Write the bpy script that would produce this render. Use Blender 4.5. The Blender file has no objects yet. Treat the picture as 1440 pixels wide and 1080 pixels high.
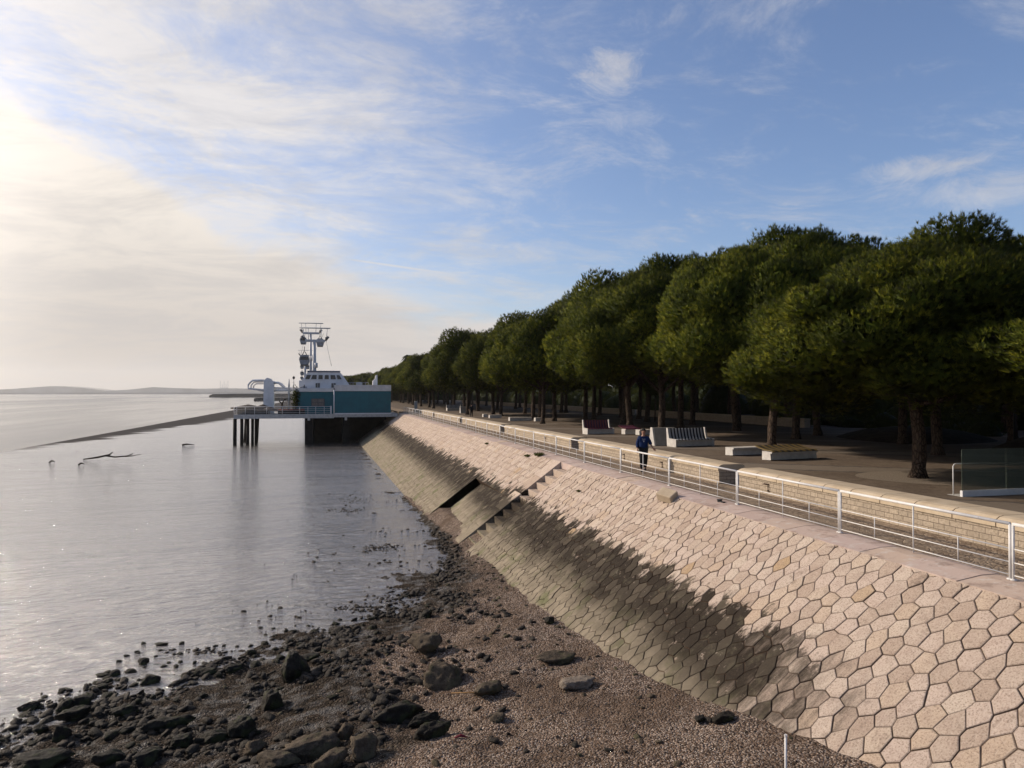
import bpy, bmesh, math, random
import numpy as np
from mathutils import Vector, Matrix, noise as mnoise
random.seed(7); RNG = np.random.default_rng(7)
scene = bpy.context.scene
COL = scene.collection
PI = math.pi; rad = math.radians

# ------------------------------------------------------------------ camera
CAMZ = 3.25; YAW = rad(14.2); PITCH = math.atan(13/1000)
cam_d = bpy.data.cameras.new('camera'); cam = bpy.data.objects.new('camera', cam_d); COL.objects.link(cam)
cam.location = (0, 0, CAMZ); cam.rotation_euler = (PI/2 + PITCH, 0, -YAW)
cam_d.sensor_width = 36; cam_d.lens = 25; cam_d.clip_start = 0.1; cam_d.clip_end = 30000
scene.camera = cam
CM = cam.rotation_euler.to_matrix()
def ray(px, py):
    return (CM @ Vector(((px-720)/1000, (540-py)/1000, -1)))
def onZ(px, py, z=0.0):
    r = ray(px, py); k = (z-CAMZ)/r.z; return Vector((r.x*k, r.y*k, z))
def onY(px, py, Y):
    r = ray(px, py); k = Y/r.y; return Vector((r.x*k, Y, CAMZ+r.z*k))

# ------------------------------------------------------------------ tagging / linking
def tag(o, label=None, cat=None, group=None, kind=None):
    if label: o['label'] = label
    if cat: o['category'] = cat
    if group: o['group'] = group
    if kind: o['kind'] = kind
    return o
def empty(name, loc=(0,0,0), rz=0, label=None, cat=None, group=None):
    o = bpy.data.objects.new(name, None); COL.objects.link(o); o.location = loc; o.rotation_euler = (0,0,rz)
    o.empty_display_size = .3
    return tag(o, label, cat, group)
def link(name, me, mat=None, parent=None):
    o = bpy.data.objects.new(name, me); COL.objects.link(o)
    if mat is not None and not me.materials: me.materials.append(mat)
    if parent: o.parent = parent
    return o
def copy_tree(o, parent=None):
    c = o.copy(); COL.objects.link(c)
    if parent: c.parent = parent
    for ch in list(o.children): copy_tree(ch, c)
    return c

# ------------------------------------------------------------------ mesh builder
class MB:
    def __init__(s): s.v = []; s.f = []; s.m = []
    def add(s, vs, fs, mi=0):
        b = len(s.v); s.v += [tuple(v) for v in vs]; s.f += [tuple(b+i for i in f) for f in fs]; s.m += [mi]*len(fs); return s
    def box(s, x0, x1, y0, y1, z0, z1, M=None, mi=0):
        vs = [Vector((x,y,z)) for z in (z0,z1) for y in (y0,y1) for x in (x0,x1)]
        if M is not None: vs = [M @ v for v in vs]
        return s.add(vs, [(0,2,3,1),(4,5,7,6),(0,1,5,4),(2,6,7,3),(0,4,6,2),(1,3,7,5)], mi)
    def bbox(s, x0, x1, y0, y1, z0, z1, b=.02, mi=0):     # chamfered box
        bm = bmesh.new(); bmesh.ops.create_cube(bm, size=1)
        for v in bm.verts:
            v.co = Vector(((x0+x1)/2+v.co.x*(x1-x0), (y0+y1)/2+v.co.y*(y1-y0), (z0+z1)/2+v.co.z*(z1-z0)))
        bmesh.ops.bevel(bm, geom=list(bm.edges), offset=b, segments=2, affect='EDGES', profile=.5)
        bm.verts.index_update()
        s.add([v.co.copy() for v in bm.verts], [[v.index for v in f.verts] for f in bm.faces], mi); bm.free(); return s
    def tube(s, pts, r, n=8, cap=True, mi=0):
        pts = [Vector(p) for p in pts]; rs = r if isinstance(r, (list,tuple)) else [r]*len(pts)
        vs = []; prev = None
        for i, p in enumerate(pts):
            t = (pts[min(i+1,len(pts)-1)] - pts[max(i-1,0)]).normalized()
            if prev is None:
                a = t.cross(Vector((0,0,1)));
                if a.length < .05: a = Vector((1,0,0))
                a.normalize()
            else: a = (prev - t*prev.dot(t)).normalized()
            prev = a; b = t.cross(a)
            for k in range(n):
                th = 2*PI*k/n + PI/n; vs.append(p + (a*math.cos(th)+b*math.sin(th))*rs[i])
        fs = []
        for i in range(len(pts)-1):
            for k in range(n):
                k2 = (k+1) % n; fs.append((i*n+k, i*n+k2, (i+1)*n+k2, (i+1)*n+k))
        if cap: fs.append(tuple(range(n))[::-1]); fs.append(tuple((len(pts)-1)*n+k for k in range(n)))
        return s.add(vs, fs, mi)
    def prism(s, poly, axis, a0, a1, mi=0):     # polygon of 2-tuples extruded along axis
        def P(u, v, w): return {'x':(w,u,v),'y':(u,w,v),'z':(u,v,w)}[axis]
        n = len(poly); vs = [P(u,v,a0) for u,v in poly] + [P(u,v,a1) for u,v in poly]
        fs = [tuple(range(n))[::-1], tuple(range(n,2*n))] + [(i,(i+1)%n,n+(i+1)%n,n+i) for i in range(n)]
        return s.add(vs, fs, mi)
    def build(s, name, mat, parent=None, smooth=False):
        me = bpy.data.meshes.new(name); me.from_pydata(s.v, [], s.f)
        mats = mat if isinstance(mat, (list,tuple)) else [mat]
        for m_ in mats: me.materials.append(m_)
        if len(mats) > 1: me.polygons.foreach_set('material_index', s.m)
        bm = bmesh.new(); bm.from_mesh(me); bmesh.ops.recalc_face_normals(bm, faces=bm.faces); bm.to_mesh(me); bm.free()
        if smooth: me.polygons.foreach_set('use_smooth', [True]*len(me.polygons))
        me.update(); return link(name, me, None, parent)

def np_mesh(name, V, F, smooth=False, attrs=None):
    """V (n,3), F (m,k) uniform faces"""
    me = bpy.data.meshes.new(name); n, (m, k) = len(V), F.shape
    me.vertices.add(n); me.vertices.foreach_set('co', np.asarray(V, np.float32).ravel())
    me.loops.add(m*k); me.loops.foreach_set('vertex_index', F.astype(np.int32).ravel())
    me.polygons.add(m); me.polygons.foreach_set('loop_start', np.arange(0, m*k, k, dtype=np.int32))
    me.polygons.foreach_set('loop_total', np.full(m, k, np.int32))
    if smooth: me.polygons.foreach_set('use_smooth', np.ones(m, bool))
    me.update(calc_edges=True)
    for nm, (dom, arr) in (attrs or {}).items():
        if getattr(arr, 'ndim', 1) == 2:
            a = me.attributes.new(nm, 'FLOAT_VECTOR', dom); a.data.foreach_set('vector', np.asarray(arr, np.float32).ravel()); continue
        a = me.attributes.new(nm, 'FLOAT', dom); a.data.foreach_set('value', np.asarray(arr, np.float32))
    return me

# value noise in numpy
_perm = RNG.permutation(512); _val = RNG.random(512)*2-1
def vnoise(x, y):
    xi = np.floor(x).astype(int); yi = np.floor(y).astype(int); fx = x-xi; fy = y-yi
    fx = fx*fx*(3-2*fx); fy = fy*fy*(3-2*fy)
    def h(a, b): return _val[_perm[(_perm[a & 255] + b) & 511]]
    return (h(xi,yi)*(1-fx)+h(xi+1,yi)*fx)*(1-fy) + (h(xi,yi+1)*(1-fx)+h(xi+1,yi+1)*fx)*fy
def fbm(x, y, o=4, g=.5):
    r = 0; a = 1; 
    for i in range(o): r = r + a*vnoise(x*2**i+17.3*i, y*2**i-9.1*i); a *= g
    return r
def sstep(a, b, x):
    t = np.clip((x-a)/(b-a), 0, 1); return t*t*(3-2*t)

# ------------------------------------------------------------------ materials
class NT:
    def __init__(s, name, world=None):
        if world: s.t = world.node_tree
        else:
            s.m = bpy.data.materials.new(name); s.m.use_nodes = True; s.t = s.m.node_tree
        s.t.nodes.clear()
    def n(s, typ, ins=None, **kw):
        nd = s.t.nodes.new(typ)
        for k, v in kw.items(): setattr(nd, k, v)
        for k, v in (ins or {}).items():
            sock = nd.inputs[k]
            if isinstance(v, bpy.types.NodeSocket): s.t.links.new(v, sock)
            else: sock.default_value = v
        return nd
    def math(s, op, a, b=0.0, c=0.0, clamp=False):
        nd = s.n('ShaderNodeMath', {0:a, 1:b, 2:c}, operation=op); nd.use_clamp = clamp; return nd.outputs[0]
    def noise(s, vec, scale, detail=4, rough=.55, dist=0.0):
        return s.n('ShaderNodeTexNoise', {'Vector':vec,'Scale':scale,'Detail':detail,'Roughness':rough,'Distortion':dist}).outputs['Fac']
    def ramp(s, fac, stops, interp='LINEAR'):
        nd = s.n('ShaderNodeValToRGB', {'Fac':fac}); cr = nd.color_ramp; cr.interpolation = interp
        while len(cr.elements) < len(stops): cr.elements.new(.5)
        for e, (p, c) in zip(cr.elements, stops): e.position = p; e.color = (*c, 1) if len(c) == 3 else c
        return nd.outputs['Color']
    def mapr(s, v, a, b, c=0.0, d=1.0, smooth=True):
        nd = s.n('ShaderNodeMapRange', {'Value':v,'From Min':a,'From Max':b,'To Min':c,'To Max':d})
        nd.interpolation_type = 'SMOOTHSTEP' if smooth else 'LINEAR'; return nd.outputs['Result']
    def mix(s, f, a, b, blend='MIX'):
        nd = s.t.nodes.new('ShaderNodeMix'); nd.data_type = 'RGBA'; nd.blend_type = blend
        for sock, v in ((nd.inputs[0], f), (nd.inputs[6], a), (nd.inputs[7], b)):
            if isinstance(v, bpy.types.NodeSocket): s.t.links.new(v, sock)
            else: sock.default_value = (*v, 1) if isinstance(v, tuple) and len(v) == 3 else v
        return nd.outputs[2]
    def obj(s): return s.n('ShaderNodeTexCoord').outputs['Object']
    def sep(s, v): return s.n('ShaderNodeSeparateXYZ', {0:v}).outputs
    def mapv(s, v, scale=(1,1,1), rot=(0,0,0)): return s.n('ShaderNodeMapping', {'Vector':v,'Scale':scale,'Rotation':rot}).outputs[0]
    def bump(s, h, st=.5, dist=.02, nrm=None):
        i = {'Strength':st,'Distance':dist,'Height':h}
        if nrm: i['Normal'] = nrm
        return s.n('ShaderNodeBump', i).outputs[0]
    def out(s, col, rough=.7, nrm=None, metal=0.0, **kw):
        ins = {'Base Color': col if isinstance(col, bpy.types.NodeSocket) else (*col,1), 'Roughness':rough, 'Metallic':metal}
        if nrm: ins['Normal'] = nrm
        ins['Specular IOR Level'] = .12 if isinstance(rough, bpy.types.NodeSocket) or rough > .55 else .45
        ins.update(kw)
        b = s.n('ShaderNodeBsdfPrincipled', ins); s.n('ShaderNodeOutputMaterial', {'Surface':b.outputs[0]}); return s.m
def simple(name, col, rough=.6, metal=0.0, var=.25, scale=3.0, bump=.0, bscale=30, dist=.01):
    t = NT(name); o = t.obj(); n1 = t.noise(o, scale, 5, .6)
    c = t.mix(t.mapr(n1, .3, .7), tuple(x*(1-var) for x in col), tuple(min(1,x*(1+var)) for x in col))
    nr = t.bump(t.noise(o, bscale, 4), bump, dist) if bump else None
    return t.out(c, rough, nr, metal)

# --- slope stone
def mat_slope(name='slope_stone', sun=False):
    t = NT(name); o = t.obj(); x, y, z = t.sep(o)
    r1 = t.n('ShaderNodeAttribute', attribute_name='rnd').outputs['Fac']
    r2 = t.math('FRACT', t.math('MULTIPLY', r1, 37.7))
    fine = t.noise(o, 34, 6, .75); mid = t.noise(o, 3.2, 5, .6); big = t.noise(o, .7, 4, .6)
    base = t.ramp(r1, [(0,(.40,.31,.245)),(.35,(.46,.37,.30)),(.6,(.50,.40,.335)),(.82,(.52,.43,.35)),(1,(.46,.35,.26))])
    base = t.mix(t.mapr(r2, .992, .998), base, (.41,.29,.175))
    base = t.mix(t.math('MULTIPLY', t.mapr(mid, .4, .75), .45), base, (.34,.25,.20))
    base = t.mix(t.math('MULTIPLY', t.mapr(fine, .50, .62), .65), base, (.17,.12,.09)); base = t.mix(t.math('MULTIPLY', t.mapr(fine, .46, .34), .45), base, (.58,.49,.41))
    base = t.mix(t.math('MULTIPLY', t.mapr(t.noise(o, 1.9, 6, .72), .58, .70), .6), base, (.17,.125,.095))
    # tide stain: ragged top edge, fading out towards the near end
    streak = t.noise(t.mapv(o, (1.0,3.2,1.0)), 1.5, 6, .72)
    top = t.math('ADD', z, t.math('MULTIPLY', t.math('SUBTRACT', streak, .5), .85))
    cellshift = t.math('ADD', t.math('MULTIPLY', t.math('SUBTRACT', r2, .5), .42), t.math('MULTIPLY', t.math('SUBTRACT', t.noise(o, 7, 6, .75), .5), .55))
    top = t.math('ADD', top, cellshift)
    st = t.math('MULTIPLY', t.mapr(top, -1.42, -1.62), t.mapr(t.noise(o, 4.5, 6, .75), .68, .60, .45, 1))
    nearf = t.mapr(t.math('ADD', y, t.math('ADD', t.math('MULTIPLY', t.math('SUBTRACT', streak,.5), 5.0), t.math('MULTIPLY', r2, 1.6))), 10.2, 13.2)
    st = t.math('MULTIPLY', st, nearf)
    low = t.mapr(t.math('ADD', z, t.math('MULTIPLY', t.math('SUBTRACT', big, .5), .9)), -2.25, -3.15)
    lowcol = t.mix(t.mapr(mid,.35,.65), (.255,.212,.155), (.185,.155,.112))
    lowcol = t.mix(t.math('MULTIPLY', t.mapr(r1,.5,1.0), .5), lowcol, (.31,.26,.19))
    lowcol = t.mix(t.math('MULTIPLY', t.mapr(t.noise(o,1.1,5,.6),.5,.68),.75), lowcol, (.11,.12,.05))
    dark = t.mix(t.mapr(fine,.4,.65), (.014,.011,.008), (.042,.032,.023))
    dark = t.mix(t.math('MULTIPLY', t.mapr(r1, .55, 1.0), .6), dark, (.105,.086,.064)); dark = t.mix(t.math('MULTIPLY', t.mapr(t.noise(o, 2.6, 6, .7), .52, .66), .5), dark, (.10,.088,.058))
    wet = t.mix(low, dark, lowcol)
    c = t.mix(t.math('MULTIPLY', st, .97), base, wet)
    j = t.n('ShaderNodeAttribute', attribute_name='joint').outputs['Fac']
    c = t.mix(t.math('MULTIPLY', j, .9), c, (.085,.055,.038))
    h = t.math('ADD', fine, t.math('MULTIPLY', mid, .8))
    h = t.math('ADD', h, t.math('MULTIPLY', t.noise(o, 90, 3, .6), .4))
    return t.out(c, t.mapr(st, 0, 1, .85, .8), t.bump(h, .9, .03), **{'Specular IOR Level':.05})
M = {}
M['slope'] = mat_slope()
def mat_lip():
    t = NT('lip_stone'); o = t.obj()
    n = t.noise(o, 4, 6, .65); f = t.noise(o, 40, 4, .6)
    r1 = t.n('ShaderNodeAttribute', attribute_name='rnd').outputs['Fac']
    c = t.ramp(r1, [(0,(.35,.26,.225)),(.4,(.44,.34,.29)),(.7,(.40,.31,.28)),(1,(.46,.35,.26))])
    c = t.mix(t.math('MULTIPLY', t.mapr(n,.5,.72), .7), c, (.50,.46,.42))
    c = t.mix(t.math('MULTIPLY', t.mapr(t.noise(o, 2.1, 6,.7),.52,.66), .6), c, (.20,.14,.11))
    return t.out(c, .8, t.bump(t.math('ADD', f, n), .5, .015))
M['lip'] = mat_lip()
def mat_block():
    t = NT('split_block'); o = t.obj(); v = t.mapv(o, (1,1,1), (0,0,0))
    x, y, z = t.sep(o)
    uv = t.n('ShaderNodeCombineXYZ', {0:t.math('ADD',x,y), 1:z, 2:0.0}).outputs[0]
    b = t.n('ShaderNodeTexBrick', {'Vector':uv,'Color1':(.47,.385,.295,1),'Color2':(.37,.305,.235,1),'Mortar':(.13,.10,.075,1),'Scale':1.0,
        'Mortar Size':.006,'Mortar Smooth':.3,'Brick Width':.30,'Row Height':.13,'Bias':-.1})
    b.offset = .5
    n = t.noise(o, 14, 6, .7); f = t.noise(o, 60, 3, .6)
    c = t.mix(t.math('MULTIPLY', t.mapr(n,.42,.7), .55), b.outputs['Color'], (.22,.175,.12))
    h = t.math('ADD', t.math('MULTIPLY', n, 1.6), t.math('SUBTRACT', f, t.math('MULTIPLY', b.outputs['Fac'], 2.2)))
    return t.out(c, .9, t.bump(h, .9, .03))
M['block'] = mat_block()
def mat_cap():
    t = NT('wall_cap'); o = t.obj(); n = t.noise(o, 1.6, 6, .65); f = t.noise(o, 70, 3, .6)
    c = t.mix(t.mapr(n,.3,.7), (.37,.29,.20), (.47,.385,.28))
    c = t.mix(t.math('MULTIPLY', t.mapr(f,.5,.7), .4), c, (.25,.2,.14))
    return t.out(c, .85, t.bump(f, .3, .006))
M['cap'] = mat_cap()
def mat_prom():
    t = NT('promenade_setts'); o = t.obj()
    vo = t.n('ShaderNodeTexVoronoi', {'Vector':o,'Scale':11.0}); ed = t.n('ShaderNodeTexVoronoi', {'Vector':o,'Scale':11.0}, feature='DISTANCE_TO_EDGE')
    r = t.sep(vo.outputs['Color'])[0]
    c = t.ramp(r, [(0,(.16,.115,.08)),(.5,(.26,.195,.135)),(1,(.36,.28,.20))])
    c = t.mix(t.mapr(ed.outputs['Distance'], .0, .12), (.10,.07,.05), c)
    c = t.mix(t.math('MULTIPLY', t.mapr(t.noise(o,.8,5,.6),.45,.65), .5), c, (.30,.23,.16))
    return t.out(c, .85, t.bump(t.mapr(ed.outputs['Distance'], .0, .2), .7, .015))
M['prom'] = mat_prom()
def mat_plaza():
    t = NT('plaza_paving'); o = t.obj(); x, y, z = t.sep(o)
    n = t.noise(o, .35, 5, .6); m = t.noise(o, 2.5, 5, .65); f = t.noise(o, 28, 4, .7)
    c = t.mix(t.mapr(n,.35,.65), (.09,.067,.050), (.13,.10,.075))
    vo = t.n('ShaderNodeTexVoronoi', {'Vector':o,'Scale':9.0})
    c = t.mix(t.math('MULTIPLY', t.sep(vo.outputs['Color'])[0], .35), c, (.19,.148,.112))
    c = t.mix(t.math('MULTIPLY', t.mapr(m,.5,.68), .7), c, (.075,.053,.038))
    # pale cobbled bands laid across the square
    w = t.math('ADD', t.math('MULTIPLY', y, .8), t.math('ADD', t.math('MULTIPLY', x, .55), t.math('MULTIPLY', m, 1.0)))
    fr = t.math('ABSOLUTE', t.math('SUBTRACT', t.math('FRACT', t.math('DIVIDE', w, 9.5)), .5))
    c = t.mix(t.math('MULTIPLY', t.mapr(fr, .12, .10), .55), c, (.19,.16,.13))
    c = t.mix(t.math('MULTIPLY', t.mapr(t.math('ABSOLUTE', t.math('SUBTRACT', fr, .12)), .018, .008), .8), c, (.07,.06,.055))
    c = t.mix(t.math('MULTIPLY', t.mapr(f,.55,.7), .5), c, (.05,.035,.025))
    return t.out(c, .9, t.bump(f, .5, .02))
M['plaza'] = mat_plaza()
M['gravel_ring'] = simple('tree_pit_gravel', (.19,.155,.12), .95, var=.5, scale=30, bump=.9, bscale=45, dist=.03)
def mat_rail():
    t = NT('white_paint'); o = t.obj(); n = t.noise(o, 9, 5, .7)
    c = t.mix(t.mapr(n,.3,.75), (.52,.505,.49), (.62,.605,.59)); c = t.mix(t.mapr(t.noise(o,22,4,.7),.66,.72), c, (.35,.22,.13))
    return t.out(c, .4)
M['rail'] = mat_rail()
# --- beach
def mat_beach():
    t = NT('beach_gravel'); o = t.obj(); wet = t.n('ShaderNodeAttribute', attribute_name='wet').outputs['Fac']
    vo = t.n('ShaderNodeTexVoronoi', {'Vector':o,'Scale':24.0}); v2 = t.n('ShaderNodeTexVoronoi', {'Vector':o,'Scale':55.0})
    r = t.sep(vo.outputs['Color'])[0]; r2 = t.sep(v2.outputs['Color'])[1]
    dry = t.ramp(r, [(0,(.05,.033,.024)),(.45,(.115,.078,.055)),(.8,(.18,.124,.092)),(1,(.30,.23,.185))])
    dry = t.mix(t.mapr(r2,.80,.88), dry, (.42,.36,.31))
    big = t.noise(o, .55, 5, .6); dry = t.mix(t.math('MULTIPLY', t.mapr(big,.42,.66), .7), dry, (.095,.063,.042))
    dry = t.mix(t.math('MULTIPLY', t.mapr(t.noise(o, 3.0, 6, .7),.5,.68), .7), dry, (.06,.042,.03))
    wc = t.ramp(r, [(0,(.014,.011,.008)),(.6,(.034,.025,.018)),(1,(.075,.057,.042))])
    mud = t.mix(t.mapr(t.noise(o, 2.2, 5, .6), .48, .62), wc, (.05,.041,.034))
    w = t.mapr(t.math('ADD', wet, t.math('MULTIPLY', t.math('SUBTRACT', t.noise(o, 1.0, 7, .72), .5), 1.5)), .25, .72)
    c = t.mix(w, dry, mud)
    rg = t.mapr(t.math('ADD', w, t.math('MULTIPLY', t.math('SUBTRACT', t.noise(o, 2.2, 5, .6), .5), 3.0)), .7, 1.6, .9, .26)
    h = t.math('ADD', t.math('MULTIPLY', vo.outputs['Distance'], -1.2), t.math('MULTIPLY', t.noise(o, 9, 5, .7), 1.5))
    return t.out(c, rg, t.bump(h, .9, .05), **{'Specular IOR Level':t.mapr(rg, .9, .3, .06, .32)})
M['beach'] = mat_beach()
def mat_mud():
    t = NT('wet_mud'); o = t.obj(); x, y, z = t.sep(o)
    # rippled film of water over silt
    rp = t.noise(t.mapv(o, (1.0,2.2,1), (0,0,rad(25))), 1.3, 6, .62, .6)
    rf = t.noise(t.mapv(o, (1.0,1.7,1), (0,0,rad(10))), 5.5, 5, .65, .3)
    lg = t.noise(t.mapv(o, (.35,1.2,1), (0,0,rad(18))), .16, 5, .6, 1.0)
    dry = t.mapr(t.math('ADD', x, t.math('ADD', t.math('MULTIPLY', t.math('SUBTRACT', lg,.5), 16), t.math('MULTIPLY', y, -.10))), -51.5, -55.0)
    dry = t.math('MULTIPLY', dry, t.mapr(y, 95, 130))
    bank = t.math('MAXIMUM', dry, t.math('MULTIPLY', t.mapr(x, -43.0, -44.3), .9))
    sp = t.mapr(t.noise(o, 2.4, 6, .75), .66, .70)
    c = t.mix(t.mapr(lg,.3,.7), (.13,.108,.09), (.19,.162,.138))
    c = t.mix(bank, c, (.045,.040,.038)); c = t.mix(t.math('MULTIPLY', sp, .5), c, (.02,.017,.014))
    rg = t.math('MAXIMUM', t.mapr(bank, 0, 1, .10, .8), t.mapr(lg,.52,.75,.10,.22))
    nb = t.bump(lg, 1.0, .5); nb = t.bump(rp, .9, .20, nb); nb = t.bump(rf, .7, .045, nb)
    return t.out(c, rg, nb, IOR=1.9, **{'Coat Weight':t.mapr(bank,0,1,1.0,.0),'Coat Roughness':.09,'Coat IOR':1.6,'Coat Normal':nb,'Specular IOR Level':t.mapr(bank,0,1,.85,.02)})
M['mud'] = mat_mud()
def mat_river():
    t = NT('river_water'); o = t.obj()
    a = t.noise(t.mapv(o, (.5,1,1), (0,0,rad(12))), .8, 5, .6); b = t.noise(t.mapv(o, (1.0,.12,1), (0,0,rad(58))), .012, 5, .55)
    h = t.math('MULTIPLY', a, t.mapr(b,.42,.6,.35,1.2))
    return t.out(t.mix(b, (.09,.085,.08), (.13,.12,.115)), t.mapr(b,.42,.6,.10,.26), t.bump(h, .35, .10), IOR=1.6, **{'Specular IOR Level':.8})
M['river'] = mat_river()
def mat_rock(name, a, b, moss=.0, rough=.75):
    t = NT(name); o = t.obj(); n = t.noise(o, 5, 7, .7); f = t.noise(o, 34, 4, .65)
    inf = t.n('ShaderNodeObjectInfo').outputs['Random']
    c = t.mix(t.mapr(n,.35,.65), a, b); c = t.mix(t.math('MULTIPLY', inf, .35), c, (b[0]*1.3,b[1]*1.2,b[2]*1.1))
    c = t.mix(t.math('MULTIPLY', t.mapr(f,.5,.66), .5), c, (a[0]*.4,a[1]*.4,a[2]*.4))
    if moss: c = t.mix(t.math('MULTIPLY', t.mapr(t.noise(o, 3, 5),.48,.6), moss), c, (.05,.06,.02))
    return t.out(c, rough, t.bump(t.math('ADD', n, t.math('MULTIPLY', f, .5)), .9, .06))
M['rock_dark'] = mat_rock('dark_wet_rock', (.010,.009,.007), (.030,.025,.019), .5, .6)
M['rock_brown'] = mat_rock('brown_rock', (.045,.035,.025), (.11,.086,.062), .35)
M['rock_pale'] = mat_rock('pale_rock', (.12,.098,.08), (.22,.185,.15), 0)
M['pebble'] = mat_rock('pebble_rock', (.014,.012,.009), (.05,.04,.031), 0, .6)
M['shell'] = mat_rock('dry_pebble_rock', (.10,.07,.052), (.30,.235,.19), 0, .8)
# --- foliage, bark
def mat_leaf(name, a, b, c3, rough=.6, tr=.25, cn=False):
    t = NT(name); o = t.obj(); r = t.n('ShaderNodeAttribute', attribute_name='rnd').outputs['Fac']
    inf = t.n('ShaderNodeObjectInfo').outputs['Random']; big = t.noise(o, .55, 4, .6)
    c = t.ramp(t.math('ADD', t.math('MULTIPLY', r, .6), t.math('MULTIPLY', t.mapr(big,.3,.7), .4)), [(0,a),(.5,b),(1,c3)])
    c = t.mix(t.math('MULTIPLY', inf, .3), c, (a[0]*1.5, a[1]*1.15, a[2]))
    p = t.n('ShaderNodeBsdfPrincipled', {'Base Color':c,'Roughness':rough,'Specular IOR Level':.06})
    tl = t.n('ShaderNodeBsdfTranslucent', {'Color':t.mix(.5, c, (.16,.17,.02))})
    if cn:      # needles of one clump share the clump's facing, as a dense brush does
        at = t.n('ShaderNodeAttribute', attribute_name='cn').outputs['Vector']
        vt = t.n('ShaderNodeVectorTransform', {0:at}, vector_type='NORMAL', convert_from='OBJECT', convert_to='WORLD').outputs[0]
        nn = t.n('ShaderNodeVectorMath', {0:vt}, operation='NORMALIZE').outputs[0]
        t.t.links.new(nn, p.inputs['Normal']); t.t.links.new(nn, tl.inputs['Normal'])
    mx = t.n('ShaderNodeMixShader', {0:tr, 1:p.outputs[0], 2:tl.outputs[0]}); t.n('ShaderNodeOutputMaterial', {'Surface':mx.outputs[0]}); return t.m
M['needle'] = mat_leaf('pine_needles', (.018,.028,.004), (.072,.092,.008), (.260,.255,.020), .6, .08, True)
M['shrub'] = mat_leaf('shrub_leaves', (.012,.018,.006), (.025,.032,.009), (.05,.055,.014))
M['weed'] = mat_leaf('weed_leaves', (.03,.04,.012), (.05,.06,.02), (.09,.08,.03))
def mat_bark():
    t = NT('pine_bark'); o = t.obj(); v = t.mapv(o, (1,1,.28)); vo = t.n('ShaderNodeTexVoronoi', {'Vector':v,'Scale':11.0}, feature='DISTANCE_TO_EDGE')
    n = t.noise(v, 7, 5, .7); c = t.mix(t.mapr(vo.outputs['Distance'],.02,.16), (.028,.02,.015), (.085,.060,.044)); c = t.mix(t.math('MULTIPLY', t.mapr(n,.45,.7), .5), c, (.12,.09,.07))
    return t.out(c, .9, t.bump(t.math('ADD', t.mapr(vo.outputs['Distance'],0,.25), t.math('MULTIPLY', n, .5)), 1.0, .06))
M['bark'] = mat_bark()
M['soil'] = simple('dark_soil', (.03,.024,.018), .95, var=.4, scale=2, bump=.8, bscale=8, dist=.1)
# --- manmade
M['white'] = simple('white_render', (.62,.61,.61), .6, var=.09, scale=1.2, bump=.15)
M['parapet'] = simple('parapet_concrete', (.58,.55,.52), .7, var=.12, scale=1.0)
M['concrete'] = simple('concrete', (.40,.385,.36), .8, var=.18, scale=2.5, bump=.2)
M['bench_white'] = simple('bench_concrete', (.50,.47,.43), .75, var=.14, scale=3, bump=.2)
M['panel'] = simple('panel_concrete', (.30,.28,.25), .8, var=.15, scale=2)
M['black_col'] = simple('tarred_column', (.010,.0095,.009), .7, var=.4, scale=1.5)
def mat_teal():
    t = NT('teal_cladding'); o = t.obj(); x, y, z = t.sep(o)
    fr = t.math('FRACT', t.math('MULTIPLY', x, 1.6)); ln = t.mapr(t.math('ABSOLUTE', t.math('SUBTRACT', fr, .5)), .47, .49)
    n = t.noise(o, .9, 5, .6)
    c = t.mix(t.mapr(n,.3,.7), (.0,.078,.10), (.001,.10,.125)); c = t.mix(t.math('MULTIPLY', ln, .5), c, (.0,.06,.08))
    return t.out(c, .5)
M['teal'] = mat_teal()
M['dark_glass'] = simple('dark_glass', (.02,.024,.03), .12, var=.3)
M['grille'] = simple('window_shutter', (.16,.14,.12), .6, var=.3, scale=5)
M['roof_dark'] = simple('roof_edge', (.10,.11,.14), .5)
M['steel'] = simple('painted_steel', (.40,.40,.41), .5, var=.12)
M['steel_dark'] = simple('dark_steel', (.07,.07,.075), .5)
M['lamp_black'] = simple('black_painted_pole', (.012,.013,.015), .5)
M['cabin_grey'] = simple('gondola_shell', (.22,.22,.23), .4)
M['umbrella'] = simple('dark_canvas', (.055,.045,.04), .9)
M['redcloth'] = simple('terracotta', (.25,.07,.04), .8)
M['rust'] = simple('rust_streak_iron', (.06,.04,.03), .8)
M['wood_dark'] = simple('driftwood', (.035,.026,.02), .8, var=.5, scale=8, bump=.6, bscale=20)
M['haze_shore'] = simple('far_shore_haze_tone', (.27,.255,.24), .9, var=.35, scale=.004)  # land colour paled, so part of the distance haze is painted in
def stripes(name, c1, c2, freq, axis=0):
    t = NT(name); o = t.obj(); x = t.sep(o)[axis]
    f = t.math('GREATER_THAN', t.math('FRACT', t.math('MULTIPLY', x, freq)), .5)
    return t.out(t.mix(f, c1, c2), .55, t.bump(t.math('PINGPONG', t.math('MULTIPLY', x, freq*2), 1.0), .3, .02))
M['bw'] = stripes('black_white_slats', (.42,.42,.43), (.012,.014,.02), 4.2)
M['rp'] = stripes('red_purple_slats', (.10,.012,.022), (.035,.008,.045), 4.2)
M['yb'] = stripes('yellow_brown_slats', (.15,.10,.03), (.015,.011,.008), 2.6)
def mat_glass():
    t = NT('glass_panel'); m = t.out((.10,.125,.10), .06, None, 0.0, **{'Transmission Weight':.0,'Alpha':.5}); return m
M['glass'] = mat_glass()
M['yellow'] = simple('yellow_stained_stone', (.50,.30,.07), .8, var=.3, scale=12)

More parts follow.
